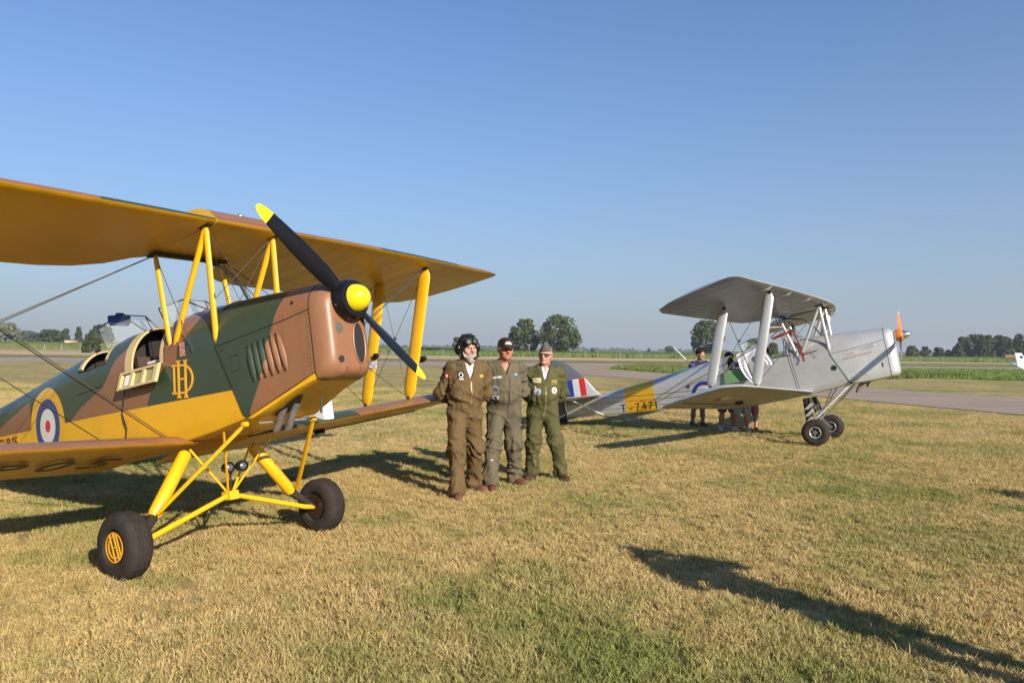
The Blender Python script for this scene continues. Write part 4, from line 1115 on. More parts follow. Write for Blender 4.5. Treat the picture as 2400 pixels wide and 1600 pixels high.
        for z0, z1 in ((.50, .62), (.40, .50), (.28, .33)):
            MB().path([(-1.9, -(fus(-1.9)[0] + .004), z0 - .1), (-3.3, -(fus(-3.3)[0] + .004), z0 - .02), (-4.75, -(fus(-4.75)[0] + .004), z1 - .0)], .0035, 4).build('control_cable', m_wire, root)
        MB().path([(.0, -.34, .77), (.10, -.345, .775), (.25, -.34, .79)], [.03, .012, .008], 8).build('cabane_fairing', m_exh, root)
        hd = MB(); w_ = fus(-1.75)
    OFF = Vector((0, 0, 0))
    return root, (lambda b: R @ V(b) + t), k, R
planeA, WA, kA, RA = build_biplane('A')
tag(planeA, 'camouflaged biplane with yellow underside and black yellow-tipped propeller in the left foreground', 'biplane')
planeB, WB, kB, RB = build_biplane('B')
tag(planeB, 'silver biplane with orange propeller and yellow fuselage band standing beyond the three men', 'biplane')
# ---------------------------------------------------------------- people: implicit bodies turned into meshes
def smin(a, b, k):
    h = np.clip(.5 + .5 * (b - a) / k, 0, 1); return b * (1 - h) + a * h - k * h * (1 - h)
def smax(a, b, k): return -smin(-a, -b, k)
class Field:
    def __init__(s, xs, ys, zs):
        s.ax = (xs, ys, zs); s.P = np.stack(np.meshgrid(xs, ys, zs, indexing='ij'), -1).astype(np.float32)
        s.F = np.full(s.P.shape[:3], 9.0, np.float32); s.T = None
    def pts(s, reg=None): return s.P if s.T is None else (s.P - s.T[1]) @ s.T[0] + s.T[1]
    def frame(s, pivot=None, R=None):   # evaluate following shapes in a frame rotated by R about pivot
        s.T = None if R is None else (np.array(R, np.float32), np.array(pivot, np.float32)); s._p = None; return s
    def p(s):
        if getattr(s, '_p', None) is None: s._p = s.pts()
        return s._p
    def cone(s, a, b, ra, rb, k=.03, sq=(1, 1, 1), sub=False):
        a = np.array(a, np.float32); b = np.array(b, np.float32); q = np.array(sq, np.float32); p = s.p()
        pa = (p - a) * q; ba = (b - a) * q; h = np.clip((pa @ ba) / float(ba @ ba), 0, 1)
        d = np.linalg.norm(pa - h[..., None] * ba, axis=-1) - (ra + (rb - ra) * h)
        s.F = smax(s.F, -d, k) if sub else smin(s.F, d, k); return s
    def ell(s, c, r, k=.03, sub=False):
        r = np.array(r, np.float32); q = (s.p() - np.array(c, np.float32)) / r; l = np.linalg.norm(q, axis=-1)
        d = (l - 1) * float(min(r)) 
        s.F = smax(s.F, -d, k) if sub else smin(s.F, d, k); return s
    def cut(s, n, c, k=.01):            # keep n.p < c
        d = s.p() @ np.array(n, np.float32) - c; s.F = smax(s.F, d, k); return s
    def mesh(s):
        F = s.F; nx, ny, nz = F.shape; S_ = F < 0
        c = [S_[i:nx - 1 + i, j:ny - 1 + j, l:nz - 1 + l] for i in (0, 1) for j in (0, 1) for l in (0, 1)]
        n_in = sum(a.astype(np.int8) for a in c); act = (n_in > 0) & (n_in < 8)
        idx = -np.ones(act.shape, np.int64); ii = np.argwhere(act); idx[act] = np.arange(len(ii))
        acc = np.zeros((len(ii), 3)); cnt = np.zeros(len(ii)); X, Y, Z = s.ax
        co = [X, Y, Z]
        for d in range(3):
            o1, o2 = [q for q in range(3) if q != d]
            for u in (0, 1):
                for w in (0, 1):
                    base = ii.copy(); base[:, o1] += u; base[:, o2] += w; e2 = base.copy(); e2[:, d] += 1
                    f1 = F[base[:, 0], base[:, 1], base[:, 2]]; f2 = F[e2[:, 0], e2[:, 1], e2[:, 2]]; m = (f1 < 0) != (f2 < 0)
                    t = f1[m] / (f1[m] - f2[m]); p = np.stack([co[q][base[m, q]] for q in range(3)], -1); pe = np.stack([co[q][e2[m, q]] for q in range(3)], -1)
                    acc[m] += p + (pe - p) * t[:, None]; cnt[m] += 1
        vs = acc / np.maximum(cnt, 1)[:, None]; faces = []
        for d in range(3):
            o1, o2 = [q for q in range(3) if q != d]
            sl = [slice(1, -1)] * 3; sl[d] = slice(0, -1); A_ = S_[tuple(sl)]
            sl2 = list(sl); sl2[d] = slice(1, None); B_ = S_[tuple(sl2)]
            e = np.argwhere(A_ != B_); 
            if not len(e): continue
            e2 = e.copy(); e2[:, o1] += 1; e2[:, o2] += 1
            def cell(u, w): q = e2.copy(); q[:, o1] += u; q[:, o2] += w; return idx[q[:, 0], q[:, 1], q[:, 2]]
            q = np.stack([cell(-1, -1), cell(0, -1), cell(0, 0), cell(-1, 0)], -1)
            flip = A_[e[:, 0], e[:, 1], e[:, 2]] ^ (d == 1); q[~flip] = q[~flip][:, ::-1]
            faces.append(q)
        fs = np.concatenate(faces); fs = fs[(fs >= 0).all(1)]
        return vs, fs
_lat = np.random.RandomState(7).rand(32, 32, 32)
def vnoise(p):
    i = np.floor(p).astype(int); f = p - i; f = f * f * (3 - 2 * f); r = 0
    for a in (0, 1):
        for b in (0, 1):
            for c in (0, 1):
                w = (f[:, 0] if a else 1 - f[:, 0]) * (f[:, 1] if b else 1 - f[:, 1]) * (f[:, 2] if c else 1 - f[:, 2])
                r = r + w * _lat[(i[:, 0] + a) % 32, (i[:, 1] + b) % 32, (i[:, 2] + c) % 32]
    return r
def vnormals(vs, fs):
    n = np.cross(vs[fs[:, 2]] - vs[fs[:, 0]], vs[fs[:, 3]] - vs[fs[:, 1]]); o = np.zeros_like(vs)
    for k in range(4): np.add.at(o, fs[:, k], n)
    return o / (np.linalg.norm(o, axis=1, keepdims=True) + 1e-9)
def folds(vs, fs, amp, seed=0, weight=None):
    n = vnormals(vs, fs); q = vs + seed * 3.7
    wx = vnoise(q * 5) * 1.2; w2 = vnoise(q * 3.1 + 9) * 1.5
    a = vnoise(np.stack([q[:, 0] * 6 + wx * 3, q[:, 1] * 6, q[:, 2] * 12 + w2 * 4 + q[:, 0] * 9], -1))
    b = vnoise(np.stack([q[:, 0] * 17 + w2 * 2, q[:, 1] * 17, q[:, 2] * 7 + wx * 6 - q[:, 0] * 16], -1))
    r = (1 - np.abs(a * 2 - 1)) ** 3 * .8 + (1 - np.abs(b * 2 - 1)) ** 3 * .5 - .22
    if weight is not None: r = r * weight
    return vs + n * (r * amp)[:, None]
def obj_from(name, vs, fs, m, parent, smooth=True):
    me = bpy.data.meshes.new(name); me.from_pydata(vs.tolist(), [], fs.tolist()); me.materials.append(m)
    bm = bmesh.new(); bm.from_mesh(me); bmesh.ops.recalc_face_normals(bm, faces=bm.faces); bm.to_mesh(me); bm.free()
    me.polygons.foreach_set('use_smooth', [smooth] * len(me.polygons)); return link(name, me, parent)
def rng(a, b, s): return np.arange(a, b + s, s)
def rotm(yaw=0, tilt=0, nod=0):
    return np.array(Matrix.Rotation(yaw, 3, 'Z') @ Matrix.Rotation(tilt, 3, 'Y') @ Matrix.Rotation(nod, 3, 'X'))

def cloth(name, c, amt=.2, rough=.85):
    if name in _mc: return _mc[name]
    M = Mat(name, rough, spec=.25); n = M.noise(14, 4, .6); w = M.noise(260, 2, .5)
    M.color(M.mix(w.ramp(.3, .7) * .3, M.vary(c, amt, 9), M.hsv(c, .72))); M.bump(n * .8 + w * .25, .35, .012); _mc[name] = M.m; return M.m
def skin(name, c):
    M = Mat(name, .55, spec=.4); n = M.noise(30, 4, .6); M.b.inputs['Subsurface Weight'].default_value = .08; M.b.inputs['Subsurface Scale'].default_value = .01
    M.color(M.mix(n.ramp(.35, .7) * .5, c, (c[0] * .85, c[1] * .6, c[2] * .55))); M.bump(M.noise(120, 3), .2, .003); return M.m

def pilot(name, loc, yaw, H, spec):
    """a standing man; local frame: faces -y, x towards the picture's right"""
    s = H / 1.76; root = empty(name, loc, yaw); root.scale = (s, s, s)
    fl, fr = spec['feet']          # (x, y, toe angle) of the left-of-picture and right-of-picture foot
    hipx, wid, bel = spec.get('hipx', 0), spec.get('wide', 1.0), spec.get('belly', 0)
    hy, ht, hn = spec.get('head', (0, 0, 0)); lean = spec.get('lean', 0)
    Hc = np.array([hipx, 0, .92]); Sh = np.array([hipx + lean, .0, 1.42])
    neck = Sh + np.array([0, -.005, .05]); hp = neck + np.array([0, -.02, .016]); RHr = rotm(hy, ht, hn); RH = RHr * 1.055
    hands = spec.get('hands', [(-.06, .16, .93), (.03, .18, .93)])
    elb = spec.get('elbows', [(-.245, .10, 1.13), (.245, .10, 1.13)])
    sh = [Sh + np.array([-.185 * wid, .01, -.03]), Sh + np.array([.185 * wid, .01, -.03])]
    hips = [Hc + np.array([-.085, 0, -.02]), Hc + np.array([.085, 0, -.02])]
    feet = [np.array([f[0], f[1], .09]) for f in (fl, fr)]
    knees = [(hips[i] + feet[i]) / 2 + np.array([(.01 if i else -.01), -.035, .01]) for i in (0, 1)]
    off = [hipx + e for e in (0, 0)]
    hands = [np.array(h) + np.array([hipx + lean * .5, 0, 0]) for h in hands]; elb = [np.array(e) + np.array([hipx + lean * .8, 0, 0]) for e in elb]
    # --- body (one continuous surface: head, neck, trunk, arms, hands, legs)
    hx = neck[0]
    x0 = min(feet[0][0], elb[0][0], sh[0][0], hands[0][0]) - .14; x1 = max(feet[1][0], elb[1][0], sh[1][0], hands[1][0]) + .14
    ylo = min(-.22, min(h[1] for h in hands) - .12, min(p_[1] for p_ in feet) - .24); yhi = max(.26, max(h[1] for h in hands) + .1, max(p_[1] for p_ in feet) + .14)
    def axis(lo, hi, c0, c1, f, g):
        a = list(np.arange(lo, c0, g)) + list(np.arange(c0, c1, f)) + list(np.arange(c1, hi + g, g)); return np.array(a)
    zs = np.concatenate([np.arange(-.02, min(h[2] for h in hands) - .13, .018), np.arange(min(h[2] for h in hands) - .13, max(h[2] for h in hands) + .06, .008), np.arange(max(h[2] for h in hands) + .06, 1.40, .018), np.arange(1.40, 1.82, .0055)]) if max(h[2] for h in hands) < 1.3 else np.concatenate([np.arange(-.02, 1.40, .018), np.arange(1.40, 1.85, .0055)])
    zs = np.unique(zs); keep = [0]
    for i in range(1, len(zs)):
        if zs[i] - zs[keep[-1]] > .004: keep.append(i)
    zs = zs[keep]
    f = Field(axis(x0, x1, hx - .11, hx + .11, .006, .012), axis(ylo, yhi, neck[1] - .17, neck[1] + .12, .006, .012), zs)
    f.ell(Hc + (0, 0, .02), (.145, .10, .12)).ell(Hc + (0, -.005, .20), (.13, .095, .15)).ell(Sh + (0, 0, -.12), (.14, .095, .17), .05).cone(sh[0], sh[1], .055, .055, .05)
    for i in (0, 1):
        f.cone(hips[i], knees[i], .070, .046).cone(knees[i], feet[i], .042, .030).cone(feet[i] + (0, .0, -.04), feet[i] + (.10 * math.sin((fl, fr)[i][2]), -.10 * math.cos((fl, fr)[i][2]), -.055), .030, .022, .02)
        f.cone(sh[i], elb[i], .042, .032).cone(elb[i], hands[i], .032, .024)
        d = (hands[i] - elb[i]); d = d / np.linalg.norm(d); sd = -1 if i == 0 else 1
        up_ = spec.get('palm', np.array([0, 0, -1.0])); pd = d * .55 + up_ * .75; pd = pd / np.linalg.norm(pd); pc = hands[i] + pd * .05
        cr = np.cross(pd, np.array([0, 1.0, 0])); cr = cr / (np.linalg.norm(cr) + 1e-6); cl = np.array([0, -1.0, 0]) * .5
        f.cone(hands[i], pc, .024, .028, .015, (1, 1.3, 1)).cone(pc - cr * .016, pc + cr * .016, .020, .020, .015)
        for q, L in zip((-.027, -.009, .009, .027), (.058, .068, .064, .05)):
            b0 = pc + cr * q + pd * .018; b1 = b0 + pd * L * .55; b2 = b1 + (pd * .5 + cl * .8) * L * .5; f.cone(b0, b1, .0095, .0085, .004).cone(b1, b2, .0085, .007, .004)
        tb = pc - cr * .03 * (1 if i else -1) - pd * .02; f.cone(tb, tb - cr * .02 * (1 if i else -1) + pd * .04 + cl * .02, .012, .009, .006)
    f.cone(neck - (0, 0, .05), hp + (0, 0, .05), .064, .056, .03)
    f.frame(hp, RHr / 1.055); h = hp
    f.ell(h + (0, .015, .155), (.077, .096, .085), .02).ell(h + (0, -.025, .095), (.066, .072, .095), .03).ell(h + (0, -.055, .052), (.046, .042, .038), .025)
    f.cone(h + (-.028, -.088, .140), h + (.028, -.088, .140), .014, .014, .012)                     # brow
    for q in (-1, 1):
        f.ell(h + (q * .040, -.068, .094), (.026, .026, .024), .015).ell(h + (q * .030, -.106, .124), (.017, .014, .010), .010, sub=True)
        f.ell(h + (q * .078, .005, .115), (.010, .020, .031), .006).ell(h + (q * .013, -.110, .091), (.011, .011, .009), .006)
    f.cone(h + (0, -.100, .132), h + (0, -.124, .098), .010, .014, .010)                              # nose
    f.ell(h + (0, -.092, .066), (.026, .018, .008), .008).ell(h + (0, -.111, .0605), (.022, .008, .0028), .003, sub=True).ell(h + (0, -.090, .053), (.022, .017, .008), .008)
    f.ell(h + (0, -.086, .030), (.022, .020, .018), .012)
    vs, fs = f.mesh(); sk = skin(name + '_skin', spec['skin']); obj_from('body', vs, fs, sk, root)
    # eyes
    for q in (-1, 1):
        e = hp + RH @ np.array([q * .030, -.0895, .122]); MB().lathe([(-.006, .004), (-.004, .008), (0, .011), (.003, .010), (.006, .005), (.007, .001)], e, tuple(RH @ np.array([0, -1.0, 0])), 12).build('eye', paint('eye_dark', (.05, .035, .03), .25), root)
    lp = hp + RH @ np.array([0, -.109, .061]); MB().box(tuple(lp), (.034, .006, .006)).build('lips', paint('lips', (.30, .10, .08), .5), root)
    # --- shoes
    for i in (0, 1):
        a = (fl, fr)[i][2]; Rz = np.array(Matrix.Rotation(a, 3, 'Z')); F0 = feet[i]
        g = Field(rng(F0[0] - .19, F0[0] + .19, .012), rng(F0[1] - .23, F0[1] + .13, .012), rng(-.02, .20, .010)); g.frame(F0, Rz)
        g.cone(F0 + (0, .035, -.035), F0 + (0, -.14, -.048), .046, .040, .02).cone(F0 + (0, .02, .0), F0 + (0, .01, .08), .045, .050, .02).ell(F0 + (0, -.10, -.045), (.050, .085, .042), .02).cut((0, 0, -1), -.004 - 0.0, .004)
        v, q = g.mesh(); obj_from('shoe', v, q, spec['shoe'], root)
        so = Field(rng(F0[0] - .19, F0[0] + .19, .010), rng(F0[1] - .23, F0[1] + .13, .010), rng(-.02, .05, .006)); so.frame(F0, Rz).cone(F0 + (0, .04, -.075), F0 + (0, -.145, -.075), .050, .050, .02, (1, 1, 2.5)); v, q = so.mesh(); obj_from('shoe_sole', v, q, m_dark, root)
    # --- flight suit
    st = .0125
    g = Field(rng(x0, x1, st), rng(ylo, yhi, st), rng(.03, 1.60, st)); W = wid
    g.ell(Hc + (0, .0, .02), (.178 * W, .135, .16)).ell(Hc + (0, -.022 - bel * .5, .21), (.168 * W + bel * .3, .135 + bel, .20), .06).ell(Sh + (0, -.012, -.14), (.182 * W, .130, .22), .06).cone(sh[0] + (.03, 0, 0), sh[1] - (.03, 0, 0), .066, .066, .06)
    g.cone(neck - (.07, -.0, .045), neck - (-.07, 0, .045), .05, .05, .04)
    for i in (0, 1):
        sd = -1 if i == 0 else 1
        g.cone(hips[i] + (0, 0, 0), knees[i], .104, .082, .035, (1, .95, 1)).cone(knees[i], feet[i] + (0, .01, .07), .082, .066, .03).cone(feet[i] + (0, .012, .10), feet[i] + (0, .012, -.005 + spec.get('cuff', .02)), .070, .076, .02)
        g.cone(sh[i] + (0, 0, -.01), elb[i], .070, .058, .035).cone(elb[i], hands[i] + (elb[i] - hands[i]) * .12, .058, .043, .03)
    # neck opening and a V down the chest
    vdeep = spec.get('vee', .16)
    d_ = neck + np.array([0, -.12, 0]); P_ = g.p(); wv = np.clip((P_[..., 2] - (neck[2] - vdeep)) / vdeep, 0, 1.2) * .062
    vcut = np.maximum(np.abs(P_[..., 0] - neck[0]) - wv, P_[..., 1] - (neck[1] - .045)); vcut = np.where(P_[..., 2] < neck[2] - vdeep, .1, vcut); g.F = smax(g.F, -vcut.astype(np.float32), .008)
    g.cone(neck - (0, 0, .02), neck + (0, -.01, .15), .066, .075, .012, sub=True)
    v, q = g.mesh(); z = v[:, 2]; kn = (knees[0][2] + knees[1][2]) / 2
    wgt = .45 + .9 * np.exp(-((z - kn) / .14) ** 2) + .9 * np.exp(-((z - .16) / .10) ** 2) + .8 * np.exp(-((z - 1.08) / .08) ** 2) + .5 * np.exp(-((z - .86) / .06) ** 2) + .5 * (np.abs(v[:, 0] - Sh[0]) > .17) * (z > 1.0)
    v = folds(v, q, .030, spec.get('seed', 1), wgt); suit = obj_from('flight_suit', v, q, spec['suit'], root)
    bvh = BVHTree.FromPolygons([tuple(a) for a in v], [tuple(a) for a in q])
    # shirt seen in the opening
    if 'shirt' in spec:
        g = Field(rng(neck[0] - .12, neck[0] + .12, .009), rng(-.2, .12, .009), rng(1.20, 1.56, .009)); g.ell(Sh + (0, -.005, -.12), (.15, .112, .19), .04).cone(neck - (0, 0, .02), neck + (0, -.008, .035), .072, .066, .03).cone(neck - (0, 0, .0), neck + (0, -.01, .15), .060, .058, .006, sub=True)
        P_ = g.p(); wv = np.clip((P_[..., 2] - (neck[2] - .09)) / .09, 0, 1.2) * .026; vc = np.maximum(np.abs(P_[..., 0] - neck[0]) - wv, P_[..., 1] - (neck[1] - .045)); vc = np.where(P_[..., 2] < neck[2] - .09, .1, vc); g.F = smax(g.F, -vc.astype(np.float32), .004)
        v, q = g.mesh(); obj_from('shirt', v, q, spec['shirt'], root)
    # collar flaps standing round the neck
    for sd in (-1, 1):
        mb = MB(); A0, A1 = [], []; 
        for i in range(10):
            a = rad(-68 + 158 * i / 9); r0 = .076; c_ = neck + np.array([sd * math.cos(a) * r0 * 1.05, math.sin(a) * r0 * .95, .015 + .022 * (i / 9)]); 
            drop = .075 if i < 5 else .05; o_ = c_ + np.array([sd * math.cos(a) * .038, math.sin(a) * .030, -drop * (1 - .25 * i / 9)])
            if i == 0: o_ = c_ + np.array([sd * .055, -.030, -.085])
            if i == 1: o_ = c_ + np.array([sd * .062, -.026, -.075])
            A0.append(tuple(c_ + (0, 0, .012))); A1.append(tuple(o_))
        inn = [tuple(np.array(p) - np.array([0, 0, .012]) * 1) for p in A0]
        mb.rings([A1, A0, inn, [tuple(np.array(p) + (0, .0, -.006)) for p in A1]], False, False); mb.build('collar', spec['suit'], root, 60)
    def conform(nm, cx, cz, w_, h_, m_, shape='rect', lift=.003, ang=0.0, parent=None, side=None, n=8):
        """cloth patch laid on the suit by casting from the front"""
        vs_, fs_ = [], []
        if shape == 'rect': P2 = [((i / n - .5) * w_, (j / n - .5) * h_) for j in range(n + 1) for i in range(n + 1)]
        else: P2 = [((.5 * w_ * r / 4) * math.cos(2 * PI * a / 16), (.5 * h_ * r / 4) * math.sin(2 * PI * a / 16)) for r in range(0, 5) for a in range(16)]
        dr = Vector((0, 1, 0)) if side is None else V(side).normalized(); rt = Vector((1, 0, 0)) if side is None else dr.cross(Vector((0, 0, 1))).normalized() * 1.0
        ca, sa = math.cos(ang), math.sin(ang)
        for (a, b) in P2:
            a, b = a * ca - b * sa, a * sa + b * ca
            base = Vector((cx, 0, cz)) if side is None else Vector((cx[0], cx[1], cz)); o_ = base + rt * a + Vector((0, 0, b)) - dr * .6
            hit = bvh.ray_cast(o_, dr, 1.5)
            if hit[0] is None: return None
            vs_.append(hit[0] - dr * lift)
        if shape == 'rect': fs_ = [(j * (n + 1) + i, j * (n + 1) + i + 1, (j + 1) * (n + 1) + i + 1, (j + 1) * (n + 1) + i) for j in range(n) for i in range(n)]
        else: fs_ = [(r * 16 + a, r * 16 + (a + 1) % 16, (r + 1) * 16 + (a + 1) % 16, (r + 1) * 16 + a) for r in range(4) for a in range(16)]
        mb = MB(); mb.add(vs_, fs_); return mb.build(nm, m_, parent or root, 80)
    def shell(nm, build, m_, box, stp=.0065, fold=0.0, seed=3):
        a, b = box; g_ = Field(rng(a[0], b[0], stp), rng(a[1], b[1], stp), rng(a[2], b[2], stp)); g_.frame(hp, RHr / 1.055); build(g_, hp); v_, q_ = g_.mesh()
        if fold: n_ = vnormals(v_, q_); v_ = v_ + n_ * ((vnoise(v_ * 70 + seed) - .5) * fold)[:, None]
        return obj_from(nm, v_, q_, m_, root)
    hb = (hp + np.array([-.19, -.24, -.07]), hp + np.array([.19, .20, .36]))
    return root, hp, RH, conform, shell, hb, neck, dict(Sh=Sh, Hc=Hc, knees=knees, feet=feet, sh=sh, elb=elb)

def HP(hp, RH, x, y, z): return tuple(hp + RH @ np.array([x, y, z]))
seam_m = paint('seam_thread', (.05, .04, .02), .9)
zip_m = paint('zip_brass', (.30, .22, .12), .5, metal=.4)
face1 = (.56, .30, .21); face2 = (.46, .20, .12); face3 = (.58, .28, .20)
# --- man in brown suit with leather helmet
suit1 = cloth('brown_flight_suit', (.132, .084, .035)); pa, pb = ground(1070, 1170), ground(1112, 1152)
c1 = (pa + pb) / 2; c1.z = 0; R1 = Matrix.Rotation(-rad(12), 3, 'Z')
def feet_local(pts, c, yaw, s, toe):
    Ri = Matrix.Rotation(-yaw, 3, 'Z'); out = []
    for p, t_ in zip(pts, toe): q = Ri @ (p - c) / s; out.append((q.x, q.y, t_))
    return out
y1 = rad(18)
r_, hp, RH, cf, shl, hb, nk, J = pilot('person', c1, y1, 1.85, dict(feet=feet_local([pa, pb], c1, y1, 1.05, (rad(-5), rad(35))), hipx=-.03, lean=.03, wide=1.0, belly=.02, head=(rad(12), rad(-5), rad(2)), skin=face1, suit=suit1, shoe=cloth('brown_suede', (.15, .065, .035)), shirt=cloth('white_shirt', (.72, .71, .70), .05), seed=1, vee=.20, cuff=.0))
tag(r_, 'bearded man in a brown flight suit wearing a black leather flying helmet and goggles', 'person')
lea = paint('black_leather', (.02, .018, .016), .55, amt=.4, scale=25, bump=.4, bscale=60)
def helm(g, h):
    g.ell(h + (0, .018, .158), (.096, .114, .106), .01).ell(h + (0, .03, .09), (.097, .082, .105), .03); g.F = smax(g.F, -(np.linalg.norm((g.p() - (h + (0, -.10, .085))) / np.array([.060, .085, .085]), axis=-1) - 1).astype(np.float32) * .06, .01)
shl('flying_helmet', helm, lea, hb, fold=.006)
def cups(g, h):
    for q in (-1, 1): g.ell(h + (q * .108, .01, .118), (.036, .048, .062), .01).cone(h + (q * .10, .0, .08), h + (q * .095, -.03, .03), .016, .012, .01)
    g.cone(h + (-.10, .01, .15), h + (-.05, .0, .255), .012, .012, .01).cone(h + (-.05, .0, .255), h + (.05, .0, .255), .012, .012, .01).cone(h + (.10, .01, .15), h + (.05, .0, .255), .012, .012, .01)
shl('headset', cups, m_blk, (hb[0], hb[1]), .0065)
gg = MB()
for q in (-1, 1): gg.lathe([(-.02, .036), (.014, .040), (.022, .034)], HP(hp, RH, q * .036, -.098, .188), tuple(RH @ np.array([q * .2, -1, .35])), 16)
gg.tube(HP(hp, RH, -.012, -.10, .195), HP(hp, RH, .012, -.10, .195), .008).path([HP(hp, RH, -.06, -.085, .20), HP(hp, RH, -.093, 0, .20), HP(hp, RH, -.07, .09, .19)], .010, 6, flat=(1.5, .4)).path([HP(hp, RH, .06, -.085, .20), HP(hp, RH, .093, 0, .20), HP(hp, RH, .07, .09, .19)], .010, 6, flat=(1.5, .4))
go = gg.build('goggles', paint('goggle_rubber', (.018, .016, .014), .7), r_)
for q in (-1, 1): MB().lathe([(.020, .030), (.025, .018), (.026, .002)], HP(hp, RH, q * .036, -.098, .188), tuple(RH @ np.array([q * .2, -1, .35])), 16).build('goggle_lens', paint('goggle_glass', (.03, .035, .035), .35), go)
MB().path([HP(hp, RH, -.02, -.06, .268), HP(hp, RH, -.03, -.10, .262), HP(hp, RH, .04, -.10, .240), HP(hp, RH, .06, -.05, .238)], .009, 8).build('camera_mount', m_blk, r_)
MB().path([HP(hp, RH, .10, -.01, .07), HP(hp, RH, .085, -.09, .03), HP(hp, RH, .03, -.135, .025)], .004, 6).build('microphone_boom', m_blk, r_)
MB().lathe([(-.016, .008), (-.01, .013), (.01, .013), (.016, .008)], HP(hp, RH, .02, -.138, .024), (1, 0, 0), 10).build('microphone', m_blk, r_)
bm_ = cloth('grey_beard', (.46, .40, .33), .45)
def beard(g, h):
    g.ell(h + (0, -.055, .030), (.058, .056, .050), .02).ell(h + (0, -.078, .002), (.042, .038, .038), .02); g.cone(h + (-.055, -.02, .10), h + (-.055, -.04, .05), .016, .022, .02).cone(h + (.055, -.02, .10), h + (.055, -.04, .05), .016, .022, .02)
    g.cone(h + (0, -.114, .080), h + (.034, -.098, .066), .009, .008, .006).cone(h + (0, -.114, .080), h + (-.034, -.098, .066), .009, .008, .006)
    g.ell(h + (0, -.122, .0605), (.022, .020, .006), .004, sub=True); g.ell(h + (0, -.09, .112), (.050, .07, .038), .01, sub=True)
shl('beard', beard, bm_, hb, .005, fold=.012)
sx, sz = J['Sh'][0], J['Sh'][2]
cf('patch', sx - .105, sz - .105, .066, .098, paint('patch_black', (.012, .012, .018), .8)); cf('patch', sx - .105, sz - .098, .045, .062, paint('patch_white', (.60, .60, .58), .8), 'disc', .006); cf('patch', sx - .105, sz - .098, .026, .040, paint('patch_black', (0, 0, 0)), 'disc', .008); cf('patch', sx - .105, sz - .142, .052, .014, paint('patch_white', (0, 0, 0)), 'rect', .006, n=3)
cf('patch', (sx - .20, 0), sz - .11, .062, .062, paint('patch_red', (.45, .02, .02), .8), 'disc', .004, side=(.75, .65, 0)); cf('patch', (sx - .20, 0), sz - .11, .024, .030, paint('patch_white', (0, 0, 0)), 'disc', .006, side=(.75, .65, 0))
cf('shoulder_tab', sx - .115, sz + .008, .055, .028, paint('patch_navy', (.03, .035, .09), .8), 'rect', .004, n=4)
cf('patch', sx + .13, sz - .11, .05, .03, paint('patch_gold', (.45, .30, .05), .7), 'rect', .004, n=4)
cf('zip', sx, sz - .30, .012, .26, zip_m, 'rect', .003, n=10); cf('pocket_seam', sx - .10, 1.02, .007, .17, seam_m, 'rect', .003, .12, n=10); cf('pocket_seam', sx + .11, 1.0, .007, .15, seam_m, 'rect', .003, -.12, n=10)
cf('pocket_seam', sx - .10, sz - .26, .12, .006, seam_m, 'rect', .003, -.45, n=8)
# --- man in olive-grey suit with black cap
pa, pb = ground(1150, 1150), ground(1205, 1137); c2 = (pa + pb) / 2; c2.z = 0; y2 = rad(10)
suit2 = cloth('olive_grey_flight_suit', (.122, .104, .064))
r_, hp, RH, cf, shl, hb, nk, J = pilot('person', c2, y2, 1.835, dict(feet=feet_local([pa, pb], c2, y2, 1.04, (rad(0), rad(40))), hipx=-.0, lean=-.0, wide=1.04, belly=.035, head=(rad(10), rad(2), rad(2)), skin=face2, suit=suit2, shoe=cloth('brown_leather_shoe', (.13, .045, .025)), seed=2, vee=.16, cuff=.0))
tag(r_, 'smiling man in an olive grey flight suit and black baseball cap, middle of the three', 'person')
def cap(g, h): g.ell(h + (0, .012, .175), (.086, .106, .082), .01).cut((0, 0, -1), -(h[2] + .150), .006)
capm = cloth('black_cap', (.014, .013, .015), .2); shl('cap', cap, capm, hb, .006)
def brim(g, h):
    g.ell(h + (0, -.105, .150), (.078, .085, .012), .006).ell(h + (0, .02, .17), (.082, .100, .09), .004, sub=True)
shl('cap_peak', brim, capm, (hb[0] + np.array([0, -.05, 0]), hb[1]), .005)
bd = MB(); bd.add([HP(hp, RH, x_ * .042, -.099 + abs(x_) * .012 - (z_ - .2) * -.3, z_) for x_, z_ in ((-1, .178), (1, .178), (.9, .200), (.4, .216), (-.4, .216), (-.9, .200))], [(0, 1, 2, 3, 4, 5)]); bd.build('cap_badge', paint('cap_embroidery', (.35, .30, .24), .8), r_, 0)
bd = MB(); bd.add([HP(hp, RH, x_ * .030, -.1035 - (z_ - .2) * -.3 + abs(x_) * .008, z_) for x_, z_ in ((-1, .182), (-.2, .186), (.3, .180), (1, .184), (.5, .198), (0, .206), (-.5, .2))], [(0, 1, 2, 3, 4, 5, 6)]); bd.build('cap_badge', paint('cap_embroidery_light', (.65, .62, .58), .8), r_, 0)
shl('hair', lambda g, h: g.ell(h + (0, .035, .13), (.080, .085, .075), .01).cut((0, -1, 0), -(h[1] + .0), .01).cut((0, 0, 1), h[2] + .165, .01), cloth('dark_hair', (.05, .04, .035)), hb)
sx, sz = J['Sh'][0], J['Sh'][2]
cf('undershirt', sx, sz - .01, .02, .02, m_dark)
cf('name_tape', sx - .10, sz - .125, .10, .022, paint('patch_white', (0, 0, 0)), 'rect', .004, .15, n=5)
cf('patch', sx - .13, sz - .265, .078, .088, paint('patch_blue_grey', (.22, .27, .30), .8), 'disc', .004); cf('patch', sx - .13, sz - .265, .05, .058, paint('patch_slate', (.06, .09, .12), .8), 'disc', .006)
